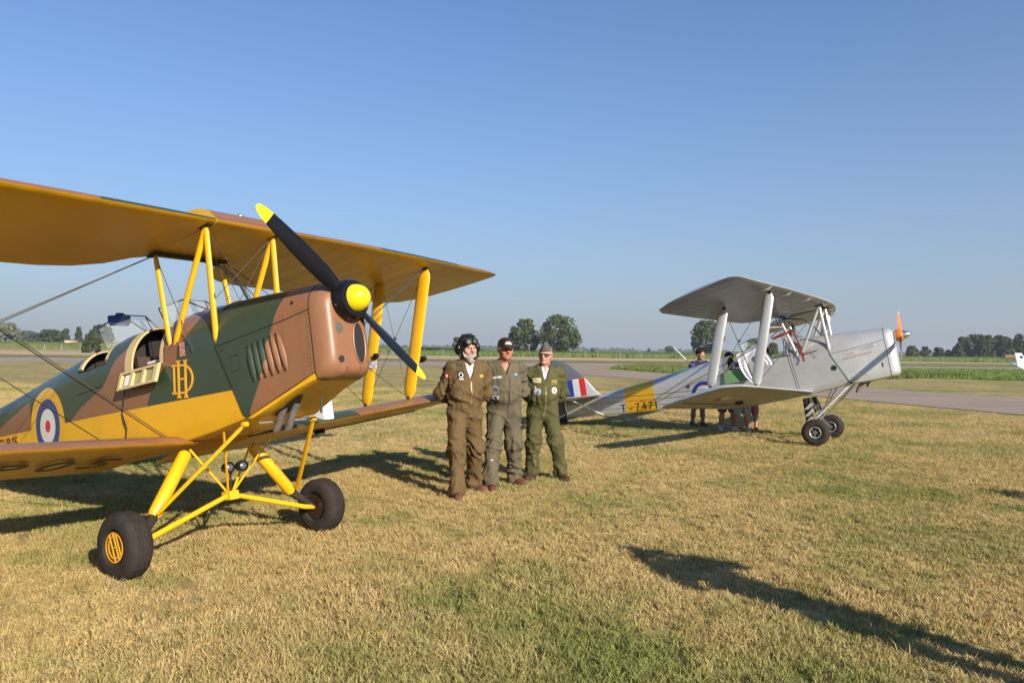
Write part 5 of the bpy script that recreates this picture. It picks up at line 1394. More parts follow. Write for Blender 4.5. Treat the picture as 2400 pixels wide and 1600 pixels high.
cf('patch', sx - .13, sz - .355, .082, .052, paint('patch_pale', (.42, .42, .40), .8), 'disc', .004); cf('patch', sx - .125, sz - .355, .045, .018, paint('patch_navy', (.03, .035, .09), .8), 'disc', .006)
cf('patch', (sx - .22, 0), sz - .185, .072, .072, paint('patch_white', (0, 0, 0)), 'disc', .004, side=(.55, .85, 0)); cf('patch', (sx - .22, 0), sz - .18, .048, .044, paint('patch_red', (0, 0, 0)), 'disc', .006, side=(.55, .85, 0))
cf('patch', sx + .125, sz - .135, .055, .034, paint('patch_slate', (0, 0, 0)), 'rect', .004, n=4); cf('patch', sx + .12, sz - .09, .035, .02, paint('patch_pale', (0, 0, 0)), 'disc', .004)
cf('zip', sx + .03, sz - .33, .013, .40, seam_m, 'rect', .003, -.04, n=14)
for a in ((-.10, .62, .13, .006, 0), (-.10, .50, .13, .006, 0), (-.165, .56, .006, .12, 0), (-.035, .56, .006, .12, 0), (-.02, sz - .39, .26, .007, 0)): cf('pocket_seam', sx + a[0], a[1], a[2], a[3], seam_m, 'rect', .003, n=8)
cf('pen_tab', J['knees'][0][0] - .03, .36, .025, .012, m_wht, 'rect', .01, n=2)
# --- man in green suit with side cap and sunglasses
pa, pb = ground(1258, 1128), ground(1308, 1126); c3 = (pa + pb) / 2; c3.z = 0; y3 = rad(2)
suit3 = cloth('green_flight_suit', (.088, .084, .031))
r_, hp, RH, cf, shl, hb, nk, J = pilot('person', c3, y3, 1.765, dict(feet=[(-.20, .05, rad(-25)), (.17, .02, rad(30))], hipx=-.075, lean=.02, wide=1.06, belly=.03, head=(rad(-16), rad(3), rad(0)), skin=face3, suit=suit3, shoe=cloth('dark_brown_boot', (.07, .035, .025)), shirt=cloth('white_shirt', (0, 0, 0)), seed=5, vee=.20, cuff=.03, elbows=[(-.25, .10, 1.12), (.25, .08, 1.14)]))
tag(r_, 'moustached man in a green flight suit, grey side cap and wraparound sunglasses', 'person')
scm = cloth('grey_side_cap', (.10, .09, .085), .15)
def scap(g, h):
    P_ = g.p() - h; w_ = np.clip((.285 - P_[..., 2]) / .115, 0, 1) ** .7 * .078; zt = .285 - .035 * ((P_[..., 1] + .02) / .12) ** 2 * np.sign(P_[..., 1] + .02) * 1.0
    d = np.maximum(np.sqrt((P_[..., 0] / 1) ** 2 + 0 * P_[..., 0]) - w_ * np.sqrt(np.clip(1 - ((P_[..., 1] - .008) / .112) ** 2, 0, 1)), np.maximum(P_[..., 2] - zt, .168 - P_[..., 2] - .12 * P_[..., 1] * -.0)); d = np.maximum(d, np.abs(P_[..., 1] - .008) - .108)
    g.F = np.minimum(g.F, d.astype(np.float32) * .8)
shl('side_cap', scap, scm, hb, .006)
MB().lathe([(0, .010), (.004, .008), (.006, .002)], HP(hp, RH, .0, -.092, .235), tuple(RH @ np.array([0, -1, .2])), 10).build('cap_badge', m_wht, r_)
shl('hair', lambda g, h: g.ell(h + (0, .022, .135), (.0805, .092, .060), .01).cut((0, -1, 0), -(h[1] - .03), .01).cut((0, 0, 1), h[2] + .178, .01), cloth('white_hair', (.50, .46, .42)), hb)
sg = MB()
for q in (-1, 1): sg.rings([[HP(hp, RH, q * (.006 + u * .062), -.118 + .030 * u * u * 1.0 + o_, .127 + vv - .006 * u) for vv in (-.020 * (1 - .5 * (2 * u - .8) ** 2), .013 * (1 - .3 * (2 * u - 1) ** 2))] for u in (0, .15, .35, .55, .75, .9, 1) for o_ in (0,)], False, False)
sgo = sg.build('sunglasses', paint('mirror_lens', (.04, .045, .05), .06, spec=.9), r_, 60)
fr_ = MB()
for q in (-1, 1): fr_.path([HP(hp, RH, 0, -.121, .139), HP(hp, RH, q * .035, -.114, .142), HP(hp, RH, q * .070, -.090, .138), HP(hp, RH, q * .082, -.02, .130), HP(hp, RH, q * .082, .02, .122)], .0035, 6)
fr_.build('frame', m_blk, sgo)
shl('moustache', lambda g, h: g.cone(h + (0, -.115, .079), h + (.036, -.096, .066), .010, .006, .006).cone(h + (0, -.115, .079), h + (-.036, -.096, .066), .010, .006, .006), bm_, hb, .004, fold=.008)
sx, sz = J['Sh'][0], J['Sh'][2]
cf('name_patch', sx - .105, sz - .125, .10, .056, paint('patch_cream', (.60, .52, .38), .8), 'rect', .004, n=6); cf('name_patch', sx - .105, sz - .125, .075, .022, paint('patch_gold', (0, 0, 0)), 'rect', .006, n=4)
cf('patch', sx + .115, sz - .145, .068, .050, paint('patch_gold', (0, 0, 0)), 'rect', .004, n=6); cf('patch', sx + .115, sz - .145, .056, .038, suit3, 'rect', .006, n=5); cf('patch', sx + .115, sz - .140, .044, .012, paint('patch_gold', (0, 0, 0)), 'rect', .008, n=3)
cf('patch', sx - .10, sz - .265, .085, .080, paint('patch_pale', (0, 0, 0)), 'disc', .004); cf('patch', sx - .10, sz - .272, .060, .050, paint('patch_blue', (.08, .13, .30), .8), 'disc', .006); cf('patch', sx - .12, sz - .235, .02, .07, paint('patch_pale', (0, 0, 0)), 'rect', .008, .3, n=3)
cf('patch', sx + .115, sz - .250, .072, .088, paint('patch_white', (0, 0, 0)), 'disc', .004); cf('patch', sx + .115, sz - .250, .056, .070, paint('patch_red', (0, 0, 0)), 'disc', .006); cf('patch', sx + .115, sz - .250, .048, .062, paint('patch_white', (0, 0, 0)), 'disc', .008); cf('patch', sx + .115, sz - .250, .022, .030, paint('patch_red', (0, 0, 0)), 'disc', .010)
cf('patch', (sx - .22, 0), sz - .12, .05, .06, paint('patch_blue_grey', (0, 0, 0)), 'disc', .004, side=(.8, .6, 0))
cf('zip', sx + .005, sz - .37, .013, .34, zip_m, 'rect', .003, n=14); cf('zip', sx - .01, sz - .58, .012, .12, zip_m, 'rect', .003, n=6)
for kx, sg_ in ((J['knees'][0][0], 1), (J['knees'][1][0], -1)): cf('zip', kx + .02 * sg_ - .0, .27, .008, .16, zip_m, 'rect', .003, .12 * sg_, n=6); cf('pocket_seam', kx, .60, .15, .006, seam_m, 'rect', .003, n=8)

# --- bystanders behind the silver biplane: same builder, plainer clothes
def bystander(u, v, yaw, H, label, shirt, shorts, shoe, hair, skin_c, bend=0.0, hairlen=.0, arms=None, short=True):
    g0 = ground(u, v); s = H / 1.76; root = empty('person', (g0.x, g0.y, 0), yaw); root.scale = (s, s, s)
    tl = np.array([0, -math.sin(bend), math.cos(bend)]); Hc = np.array([0, .0, .92]); Sh = Hc + tl * .50; nk = Sh + tl * .05; hd = nk + tl * .03
    RH = rotm(0, 0, bend * .9 + .12)
    arms = arms or [((-.27, -.02, 1.14), (-.22, -.18, .95)), ((.27, -.02, 1.14), (.22, -.18, .95))]
    hips = [Hc + (-.085, 0, -.02), Hc + (.085, 0, -.02)]; feet = [np.array([-.12, .02, .08]), np.array([.13, -.03, .08])]; knees = [(hips[i] + feet[i]) / 2 + (0, -.02, 0) for i in (0, 1)]
    sh = [Sh + (-.175, 0, -.02), Sh + (.175, 0, -.02)]; lo = min(-.25, nk[1] - .3)
    f = Field(rng(-.42, .42, .014), rng(lo - .15, .25, .014), rng(-.02, 1.9, .014))
    f.ell(Hc + (0, 0, .02), (.145, .105, .12)).cone(Hc + (0, 0, .1), Sh + tl * -.08, .11, .13, .05, (1, 1.2, 1)).cone(sh[0], sh[1], .055, .055, .05)
    for i in (0, 1):
        f.cone(hips[i], knees[i], .080, .054).cone(knees[i], knees[i] * .45 + feet[i] * .55, .054, .056).cone(knees[i] * .45 + feet[i] * .55, feet[i], .054, .036).cone(feet[i] + (0, .02, -.045), feet[i] + (0, -.13, -.055), .034, .026, .02)
        e, h_ = [np.array(q) for q in arms[i]]; f.cone(sh[i], e, .045, .037).cone(e, h_, .037, .026).ell(h_ + (0, -.03, -.03), (.03, .035, .045), .02)
        for q in range(4): f.cone(h_ + ((q - 1.5) * .018, -.04, -.05), h_ + ((q - 1.5) * .020, -.075, -.085), .010, .008, .004)
    f.cone(nk - tl * .04, hd + tl * .05, .058, .052, .03); f.frame(hd, RH); h = hd
    f.ell(h + (0, .015, .155), (.077, .096, .085), .02).ell(h + (0, -.025, .095), (.064, .072, .095), .03).ell(h + (0, -.06, .045), (.044, .040, .036), .025).cone(h + (0, -.100, .13), h + (0, -.122, .098), .010, .014, .01)
    for q in (-1, 1): f.ell(h + (q * .030, -.104, .124), (.017, .014, .010), .010, sub=True).ell(h + (q * .078, .005, .115), (.010, .020, .031), .006)
    vs, fs = f.mesh(); obj_from('body', vs, fs, skin('bystander_skin', skin_c), root)
    g = Field(rng(-.42, .42, .016), rng(lo - .15, .25, .016), rng(.5, 1.7, .016)); g.ell(Hc + (0, 0, .03), (.168, .130, .14)).cone(Hc + (0, 0, .1), Sh + tl * -.09, .135, .15, .05, (1, 1.15, 1)).cone(sh[0], sh[1], .066, .066, .06)
    for i in (0, 1):
        e = np.array(arms[i][0]); g.cone(sh[i], sh[i] * .35 + e * .65, .066, .062, .03)
    g.cone(nk, nk + tl * .15, .06, .06, .01, sub=True); v, q = g.mesh(); v = folds(v, q, .022, 2); obj_from('shirt', v, q, shirt, root)
    g = Field(rng(-.32, .32, .016), rng(-.25, .25, .016), rng(.40 if short else .1, 1.05, .016)); g.ell(Hc + (0, 0, .0), (.175, .137, .13))
    for i in (0, 1): g.cone(hips[i], knees[i] + (0, 0, -.02 if short else 0), .105, .092, .02)
    v, q = g.mesh(); v = folds(v, q, .02, 3); obj_from('shorts', v, q, shorts, root)
    for i in (0, 1):
        g = Field(rng(feet[i][0] - .1, feet[i][0] + .1, .010), rng(feet[i][1] - .22, feet[i][1] + .12, .010), rng(-.02, .15, .010)); F0 = feet[i]; g.cone(F0 + (0, .035, -.035), F0 + (0, -.14, -.045), .045, .038, .02).cone(F0, F0 + (0, .01, .03), .044, .046, .02).cut((0, 0, -1), 0.0, .004); v, q = g.mesh(); obj_from('shoe', v, q, shoe, root)
    g = Field(rng(hd[0] - .13, hd[0] + .13, .009), rng(hd[1] - .25, hd[1] + .22, .009), rng(hd[2] - .2, hd[2] + .33, .009)); g.frame(hd, RH); g.ell(h + (0, .028, .165), (.092, .105, .098), .01)
    if hairlen: g.ell(h + (0, .06, .06), (.085, .06, .13), .03)
    g.F = smax(g.F, -(np.linalg.norm((g.p() - (h + (0, -.10, .085))) / np.array([.085, .10, .085]), axis=-1) - 1).astype(np.float32) * .08, .01); v, q = g.mesh(); n_ = vnormals(v, q); v = v + n_ * ((vnoise(v * 45) - .5) * .025)[:, None]; obj_from('hair', v, q, hair, root)
    return tag(root, label, 'person')
dkh = cloth('black_hair', (.014, .010, .009)); navy = cloth('navy_tshirt', (.022, .022, .042)); skb = (.40, .22, .15)
bystander(1634, 1000, rad(25), 1.78, 'dark haired bearded man in a navy t-shirt behind the silver fuselage', navy, cloth('dark_shorts', (.03, .03, .035)), paint('dark_shoe', (.03, .012, .012), .6), dkh, skb, .12)
sneak = paint('white_sneaker', (.52, .54, .54), .6, amt=.3, scale=30); lb = cloth('light_blue_shorts', (.30, .38, .42)); wt = cloth('pale_tshirt', (.42, .38, .38))
bystander(1704, 1010, rad(-12), 1.80, 'black haired person in a pale t-shirt bending over the open rear cockpit', wt, cloth('grey_shorts', (.10, .10, .11)), sneak, dkh, skb, .55, arms=[((-.26, -.45, 1.22), (-.16, -.62, 1.10)), ((.26, -.45, 1.22), (.16, -.62, 1.10))])
bystander(1737, 1012, rad(10), 1.62, 'person in light blue shorts standing beside the rear cockpit', cloth('black_top', (.02, .02, .024)), lb, sneak, dkh, skb, .25)
bystander(1760, 1006, rad(0), 1.36, 'child in a red t-shirt and pink shoes nearest the rear cockpit', cloth('red_tshirt', (.55, .06, .04)), cloth('pink_shorts', (.5, .2, .2)), paint('pink_shoe', (.62, .14, .12), .5), cloth('brown_hair', (.06, .035, .02)), (.50, .26, .20), .1)
# --- the two people outside the frame whose shadows lie on the grass
def caster(gx, gy, label):
    g0 = Vector((gx, gy, 0)); d = -SUN; yaw = math.atan2(d.y, d.x) + PI / 2
    r_, hp, RH, cf, shl, hb, nk, J = pilot('person', g0, yaw, 1.80, dict(feet=[(-.13, 0, rad(-10)), (.14, 0, rad(12))], skin=face2, suit=navy, shoe=m_blk, seed=8, vee=.05, elbows=[(-.34, -.10, 1.28), (.30, -.12, 1.20)], hands=[(-.10, -.26, 1.50), (.09, -.27, 1.48)]))
    MB().box((hp[0], hp[1] - .17, hp[2] + .11), (.12, .06, .08)).build('camera', m_blk, r_)
    return tag(r_, label, 'person')
hs = ground(1440, 1280); L = 1.80 / math.tan(SUN_EL)
caster(hs.x + L * math.cos(SUN_AZ), hs.y + L * math.sin(SUN_AZ), 'person photographing at the right, only the long shadow in view')
hs = ground(2285, 1148)
caster(hs.x + L * math.cos(SUN_AZ), hs.y + L * math.sin(SUN_AZ), 'person far to the right whose head shadow just enters the view')
# ---------------------------------------------------------------- small things on and near the aircraft
# action cameras on the port struts of the camouflaged biplane
def action_cam(p, R, label, tape=None, strutdir=None):
    e = empty('action_camera', p); e.rotation_euler = R.to_euler()
    MB().box((0, 0, 0), (.045, .062, .045)).build('camera_body', m_blk, e, 30)
    MB().lathe([(0, .014), (.012, .013), (.013, .003)], (.022, .012, .006), (1, 0, 0), 14).build('lens', m_lens, e)
    MB().box((-.035, 0, -.03), (.05, .03, .03)).box((-.0, 0, -.03), (.03, .02, .02)).build('bracket', m_blk, e, 30)
    tag(e, label, 'camera'); return e
p = kA['ift'].lerp(kA['ifb'], .70); p1 = WA((p.x + .10, p.y + .06, p.z))
action_cam(p1, RA, 'small black action camera on the front far wing strut')
p = kA['irt'].lerp(kA['irb'], .62); p2 = WA((p.x + .11, p.y - .03, p.z + .02))
action_cam(p2, RA, 'small action camera held by silver tape on the rear far wing strut')
pa_ = kA['irt'].lerp(kA['irb'], .70); pb_ = kA['irt'].lerp(kA['irb'], .635)
mb = MB(); mb.path([WA(pa_), WA(pa_.lerp(pb_, .3)), WA(pa_.lerp(pb_, .7)), WA(pb_)], [1.0, 1.08, 1.0, 1.06], 14, flat=(.094, .034), along=tuple(RA @ Vector((1, 0, 0))))
M = Mat('silver_tape', .28, .7); M.color((.62, .62, .63)); M.bump(M.noise(45, 4, .7), .9, .02); tp = mb.build('silver_tape', M.m, None, 30)
tag(tp, 'crumpled silver tape wrapped round the rear far wing strut', 'tape')
# white box standing on the root of the lower wing, beyond the nose
pw = (-.17, 1.26, .085); bx = empty('white_box', WA(pw)); bx.rotation_euler = RA.to_euler()
MB().box((0, 0, .17), (.20, .12, .34), taper=.88).build('box_body', m_wht, bx, 20)
MB().box((-.0, .068, .16), (.19, .012, .31), taper=.9).build('side_flap', paint('pale_post', (.62, .60, .58), .6), bx, 20)
tag(bx, 'white upright box standing on the far lower wing beside the nose', 'box')
# red warning ribbon, grey pad and white cloth on the silver biplane
mb = MB(); a = kB['crt'].lerp(kB['cmb'], .5); ys = -a.y - .03
q0 = Vector((a.x - .30, ys, a.z + .01)); q1 = Vector((a.x + .10, ys, a.z + .10)); q2 = Vector((a.x + .17, ys - .01, a.z - .20)); q3 = Vector((a.x + .20, ys - .03, a.z - .52))
for pp, qq, w_ in ((q0, q1, .026), (q1, q2, .016), (q2, q3, .020)):
    n_ = 6; d_ = (qq - pp); sd = d_.cross(Vector((0, 1, 0))).normalized() * w_
    rr = [[WB(pp + d_ * (i / n_) + sd * e_ + Vector((0, .012 * math.sin(i * 1.7) + o_, 0))) for e_, o_ in ((-1, 0), (1, 0), (1, .008), (-1, .008))] for i in range(n_ + 1)]; mb.rings(rr)
rb_ = mb.build('warning_ribbon', paint('red_ribbon', (.22, .035, .018), .8), None, 30); tag(rb_, 'red warning ribbon tied across the cabane struts of the silver biplane', 'ribbon')
rbm = MB(); f0 = kB['ifb'].lerp(kB['ift'], .62); f0 = Vector((f0.x, -f0.y, f0.z))
rbm.path([WB(f0 + Vector((.05, .02, 0))), WB(f0 + Vector((.25, .25, -.02))), WB(f0.lerp(q0, .8)), WB(q0)], .012, 8); cbo = rbm.build('lock_cable', m_steel, None); tag(cbo, 'grey cable running from the silver wing strut to the red ribbon', 'cable')
def hung_cloth(pts, m, label, name='white_cloth', th=.012, seed=1):
    mb = MB(); rnd = random.Random(seed); rr = []
    for (c_, w_, dirx) in pts:
        row = []
        for i in range(9): u = i / 8 - .5; row.append(WB(V(c_) + V(dirx) * (w_ * u) + Vector((0, -.045 - .010 * math.sin(i * 1.5 + c_[2] * 3), .006 * math.sin(i * 1.3)))))
        rr.append(row)
    mb.rings(rr, False, False)
    o = mb.build(name, m, None, 80); return tag(o, label, 'cloth')
clm = cloth('white_linen', (.74, .73, .75), .06)
hung_cloth([((-1.05, -.30, 1.02), .40, (1, 0, .18)), ((-1.05, -.33, .96), .42, (1, 0, .15)), ((-1.10, -.36, .86), .26, (1, 0, 0)), ((-1.12, -.38, .70), .18, (1, 0, 0)), ((-1.06, -.39, .52), .14, (1, 0, 0)), ((-.98, -.39, .36), .06, (1, 0, 0))], clm, 'white cloth draped over the rear windscreen and hanging down the silver fuselage')
hung_cloth([((-.72, -.34, .96), .10, (1, 0, -.3)), ((-.68, -.37, .85), .16, (1, 0, -.3)), ((-.62, -.38, .72), .15, (1, 0, -.2)), ((-.62, -.385, .66), .12, (1, 0, -.2))], clm, 'smaller white cloth hanging beside the front strut on the silver fuselage', seed=4)

# ---------------------------------------------------------------- white light aircraft at the right edge
la = ground(2400, 892); lg = empty('light_aircraft', (la.x, la.y, 0), rad(-14)); 
s0 = (la - Vector((0, 0, 0))).length; gz = 1.0
M = Mat('white_gelcoat', .25, coat=.4); x, y, z = M.xyz(); dd = (x * .9 + (z - 1.35) * .55); M.color(M.mix((dd.gt(.18))._m('MULTIPLY', dd.lt(.30)), (.74, .75, .76), (.012, .02, .11))); wm = M.m
mb = MB(); prof = [(-.35, .04, .95), (.6, .14, .95), (2.0, .28, .92), (3.2, .48, .98), (4.2, .52, 1.0), (5.2, .42, .92), (5.9, .25, .88), (6.1, .08, .88)]
mb.rings([[(x_, r_2 * math.cos(a) * .9, zc + r_2 * math.sin(a)) for a in [2 * PI * i / 20 for i in range(20)]] for x_, r_2, zc in prof]); mb.build('fuselage', paint('white_gelcoat_plain', (.74, .75, .76), .25, coat=.4, amt=.03), lg, 50)
def thick(outl, th, nm, m_, horiz=False, zc=0):
    mb = MB(); cx = sum(p[0] for p in outl) / len(outl); cy = sum(p[1] for p in outl) / len(outl)
    q = lambda f_, t_: [((cx + (a - cx) * f_), (cy + (b - cy) * f_), zc + t_) if horiz else ((cx + (a - cx) * f_), t_, (cy + (b - cy) * f_)) for a, b in outl]
    mb.rings([q(.92, -th), q(1, -th * .3), q(1, th * .3), q(.92, th)]); return mb.build(nm, m_, lg, 30)
thick([(-.62, 1.95), (-.15, 1.95), (.12, 1.45), (.45, 1.02), (-.1, .95), (-.42, .98)], .05, 'fin', wm)
emb = MB(); emb.add([(-.22 + .13 * math.cos(a), -.052, 1.66 + .09 * math.sin(a) + .04 * math.sin(2 * a)) for a in [2 * PI * i / 14 for i in range(14)]], [tuple(range(14))]); emb.build('tail_emblem', paint('navy_emblem', (.012, .02, .13), .4), lg, 0)
tpo = thick([(-.5, -1.35), (-.5, 1.35), (.05, 1.3), (.25, .1), (.25, -.1), (.05, -1.3)], .035, 'tailplane', paint('white_gelcoat_plain', (0, 0, 0)), True, 0.0); tpo.location.z = 1.02; tpo.rotation_euler.x = rad(9)
thick([(2.9, -4.6), (2.9, 4.6), (4.0, 4.5), (4.2, .3), (4.2, -.3), (4.0, -4.5)], .07, 'wing', paint('white_gelcoat_plain', (0, 0, 0)), True, .72)
cn = MB(); cn.rings([[(x_, w_ * math.cos(a), 1.32 + h_ * math.sin(a)) for a in [PI * i / 10 for i in range(11)]] for x_, w_, h_ in ((2.4, .05, .02), (3.0, .38, .35), (3.9, .45, .5), (4.6, .38, .36), (5.1, .1, .04))], False, False); cn.build('canopy', m_glass, lg, 60)
for (x_, y_) in ((3.3, .9), (3.3, -.9), (5.3, 0)):
    MB().lathe([(-.06, .08), (-.07, .15), (-.04, .19), (.04, .19), (.07, .15), (.06, .08)], (x_, y_, .19), (0, 1, 0), 18).build('wheel', m_rub, lg); MB().tube((x_, y_, .2), (x_, y_ * .5, .75), .03).build('gear_leg', m_wht, lg)
tag(lg, 'white light aircraft with dark blue stripe on its tail at the right edge', 'airplane')

# ---------------------------------------------------------------- trees, poles, farmhouse
def leafmat(name, a, b):
    M = Mat(name, .8, spec=.2); n = M.noise(.55, 3, .6).ramp(.3, .7); n2 = M.noise(3.0, 2, .6).ramp(.3, .7); M.color(M.mix(n * .6 + n2 * .4, a, b)); return M.m
lf_d = leafmat('leaves_dark', (.022, .036, .014), (.065, .085, .026)); lf_m = leafmat('leaves_mid', (.032, .052, .016), (.095, .118, .036)); lf_p = leafmat('leaves_pale', (.10, .12, .07), (.22, .23, .13))
lf_f = leafmat('leaves_haze_toned', (.045, .062, .040), (.085, .105, .060))  # distance haze painted into these greyed, paler leaf colours
bark = paint('bark', (.07, .055, .042), .9, amt=.3)
def tree(u, vbase, vtop, wpx, D, label, leaf=lf_m, seed=1, shape='round', n=2600, group=None, name='tree', trunkf=.12, lsz=None, base_u=None):
    rnd = np.random.RandomState(seed); B = at(u, vbase, D); top = at(u, vtop, D); Hh = top.z; w_ = wpx / F_PX * D / 2
    root = empty(name, (B.x, B.y, 0)); lo = Hh * trunkf; ch = Hh - lo
    # crown from many overlapping lumps
    nb_ = 34 if wpx < 60 else 64; bl = []
    for i in range(nb_):
        t_ = rnd.rand(); 
        if shape == 'round': wz = math.sin(PI * (t_ * .80 + .14)) ** .55
        elif shape == 'cone': wz = (1 - t_) ** .6 * .9 + .1 if t_ > .25 else .75 + t_
        elif shape == 'spread': wz = math.sin(PI * (t_ * .6 + .3)) ** .5
        else: wz = 1 - t_ * .55
        a = rnd.rand() * 2 * PI; br = w_ * (rnd.uniform(.24, .38) if wpx < 60 else rnd.uniform(.14, .30)) * (.65 + .35 * wz); r = max(0, w_ * wz - br) * rnd.uniform(.35, 1.0) ** .5 * 1.04
        bl.append((r * math.cos(a), r * math.sin(a), min(lo + ch * t_, Hh - br * .75), br))
    bl.append((0, 0, lo + ch * .45, w_ * .5)); bl.append((0, 0, lo + ch * .7, w_ * .42 if shape != 'cone' else w_ * .25))
    k_ = n // len(bl); V_ = []; F_ = []; ls = lsz or max(.16, D * .0016)
    if shape in ('round', 'spread') and wpx >= 60:
        for q in range(9): a = q * 2 * PI / 9 + rnd.rand(); bl.append((w_ * .74 * math.cos(a), w_ * .74 * math.sin(a), lo + ch * rnd.uniform(.25, .62), w_ * rnd.uniform(.2, .27)))
    for (bx_, by_, bz_, br) in bl:
        d = rnd.normal(size=(k_, 3)); d /= np.linalg.norm(d, axis=1, keepdims=True); rr_ = br * rnd.uniform(.55, 1.08, (k_, 1)) ** .6; c_ = np.array([bx_, by_, bz_]) + d * rr_ * np.array([1, 1, .85])
        for p_, dn in zip(c_, d):
            if p_[2] < lo * .6: continue
            nn_ = dn + rnd.normal(size=3) * .55; nn_ /= np.linalg.norm(nn_); t1 = np.cross(nn_, rnd.normal(size=3)); t1 /= np.linalg.norm(t1); t2 = np.cross(nn_, t1); s_ = ls * rnd.uniform(.6, 1.35); k0 = len(V_)
            V_ += [tuple(p_ - t1 * s_), tuple(p_ - t2 * s_ * .6), tuple(p_ + t1 * s_), tuple(p_ + t2 * s_ * .7)]; F_.append((k0, k0 + 1, k0 + 2, k0 + 3))
    me = bpy.data.meshes.new('crown'); me.from_pydata(V_, [], F_); me.materials.append(leaf); link('crown', me, root)
    mb = MB(); tr = max(.10, Hh * .022); mb.path([(0, 0, 0), (.02 * Hh, 0, lo), (0, .01 * Hh, lo + ch * .35), (.01 * Hh, 0, lo + ch * .7)], [tr * 1.25, tr, tr * .7, tr * .25], 8)
    for i in range(5): a = rnd.rand() * 2 * PI; z0 = lo + ch * rnd.uniform(.0, .35); mb.tube((0, 0, z0), (math.cos(a) * w_ * .55, math.sin(a) * w_ * .55, z0 + ch * .25), tr * .45, tr * .12, n=6)
    mb.build('trunk', bark, root); tag(root, label, 'tree', group=group); return root
TL = [
 (14, 800, 756, 62, 330, 'pale airy tree at the left edge of the picture', lf_p, 'spread', .25, 2600),
 (66, 800, 776, 52, 420, 'greyish distant tree second from the left edge', lf_f, 'round', .1, 1800),
 (116, 802, 773, 62, 330, 'broad dark tree between the greyish tree and the small rounded one', lf_d, 'round', .05, 2400),
 (153, 802, 771, 25, 320, 'small rounded dark tree just left of the yellow pole', lf_d, 'round', .05, 1500),
 (184, 803, 767, 26, 320, 'narrow pointed dark tree just right of the yellow pole', lf_d, 'cone', .05, 1600),
 (236, 804, 761, 62, 330, 'large dark tree beside the rear windscreen of the camouflaged biplane', lf_d, 'round', .05, 3000),
 (214, 822, 783, 56, 165, 'dense dark bush standing in front of the orchard on the left', lf_d, 'bush', .0, 3000),
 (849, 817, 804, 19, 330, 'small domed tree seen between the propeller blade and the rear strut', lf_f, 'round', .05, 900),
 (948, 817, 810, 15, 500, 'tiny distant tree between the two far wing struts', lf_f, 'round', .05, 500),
 (1075, 818, 791, 32, 300, 'small spreading tree left of the helmeted man', lf_m, 'spread', .22, 1800),
 (1229, 821, 748, 82, 250, 'big round tree above the man in the black cap', lf_m, 'round', .1, 4200),
 (1310, 823, 738, 110, 245, 'biggest round tree above the man in the side cap', lf_m, 'round', .1, 6000),
 (1656, 825, 751, 88, 250, 'tall broad tree behind the dark haired man and the silver wing strut', lf_m, 'round', .08, 4600),
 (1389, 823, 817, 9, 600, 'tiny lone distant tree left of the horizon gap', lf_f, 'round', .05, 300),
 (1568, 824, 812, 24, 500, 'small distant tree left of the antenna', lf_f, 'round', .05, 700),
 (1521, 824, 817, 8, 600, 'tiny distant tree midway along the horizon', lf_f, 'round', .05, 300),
 (1767, 826, 794, 44, 260, 'tree seen through the windscreen of the silver biplane', lf_m, 'round', .08, 1800),
 (1811, 827, 804, 30, 260, 'tree seen under the cabane struts of the silver biplane', lf_m, 'round', .08, 1300),
 (2138, 834, 811, 32, 330, 'rounded tree just right of the orange propeller', lf_m, 'round', .06, 1500),
 (2169, 834, 813, 26, 330, 'second rounded tree right of the orange propeller', lf_m, 'round', .06, 1200),
 (2199, 835, 815, 28, 310, 'spreading dark tree left of the dark wood', lf_d, 'spread', .15, 1300),
 (2222, 836, 820, 18, 310, 'small tree touching the left end of the dark wood', lf_d, 'round', .06, 700)]
for i, (u, vb, vt, w_, D, lab, lf, shp, tf, n_) in enumerate(TL): tree(u, vb, vt, w_, D, lab, lf, 20 + i, shp, n_, trunkf=tf, name='bush' if 'bush' in lab else 'tree')
rw = random.Random(9)
WL = ['far left tree of the dark wood, lower than the rest', 'second tree of the dark wood from the left', 'tallest tree near the left of the dark wood', 'dark tree left of the middle of the wood', 'tree in the middle of the dark wood', 'tree right of the middle of the dark wood', 'ragged tree towards the right of the dark wood', 'tree left of the farmhouse roof in the dark wood', 'tree behind the farmhouse at the right end of the wood', 'rounded tree above the tail of the white aircraft', 'tree behind the middle of the dark wood']
for i, (u, vt, w_) in enumerate(((2244, 805, 26), (2261, 790, 34), (2286, 784, 44), (2308, 786, 36), (2327, 789, 36), (2344, 786, 34), (2358, 789, 30), (2372, 797, 26), (2388, 790, 30), (2390, 783, 30), (2318, 795, 60))):
    tree(u, 836, vt, w_ * 1.75, 300 + (i % 3) * 9, WL[i], lf_d, 60 + i, 'tall', 1700, group='trees of the dark wood', trunkf=.02)
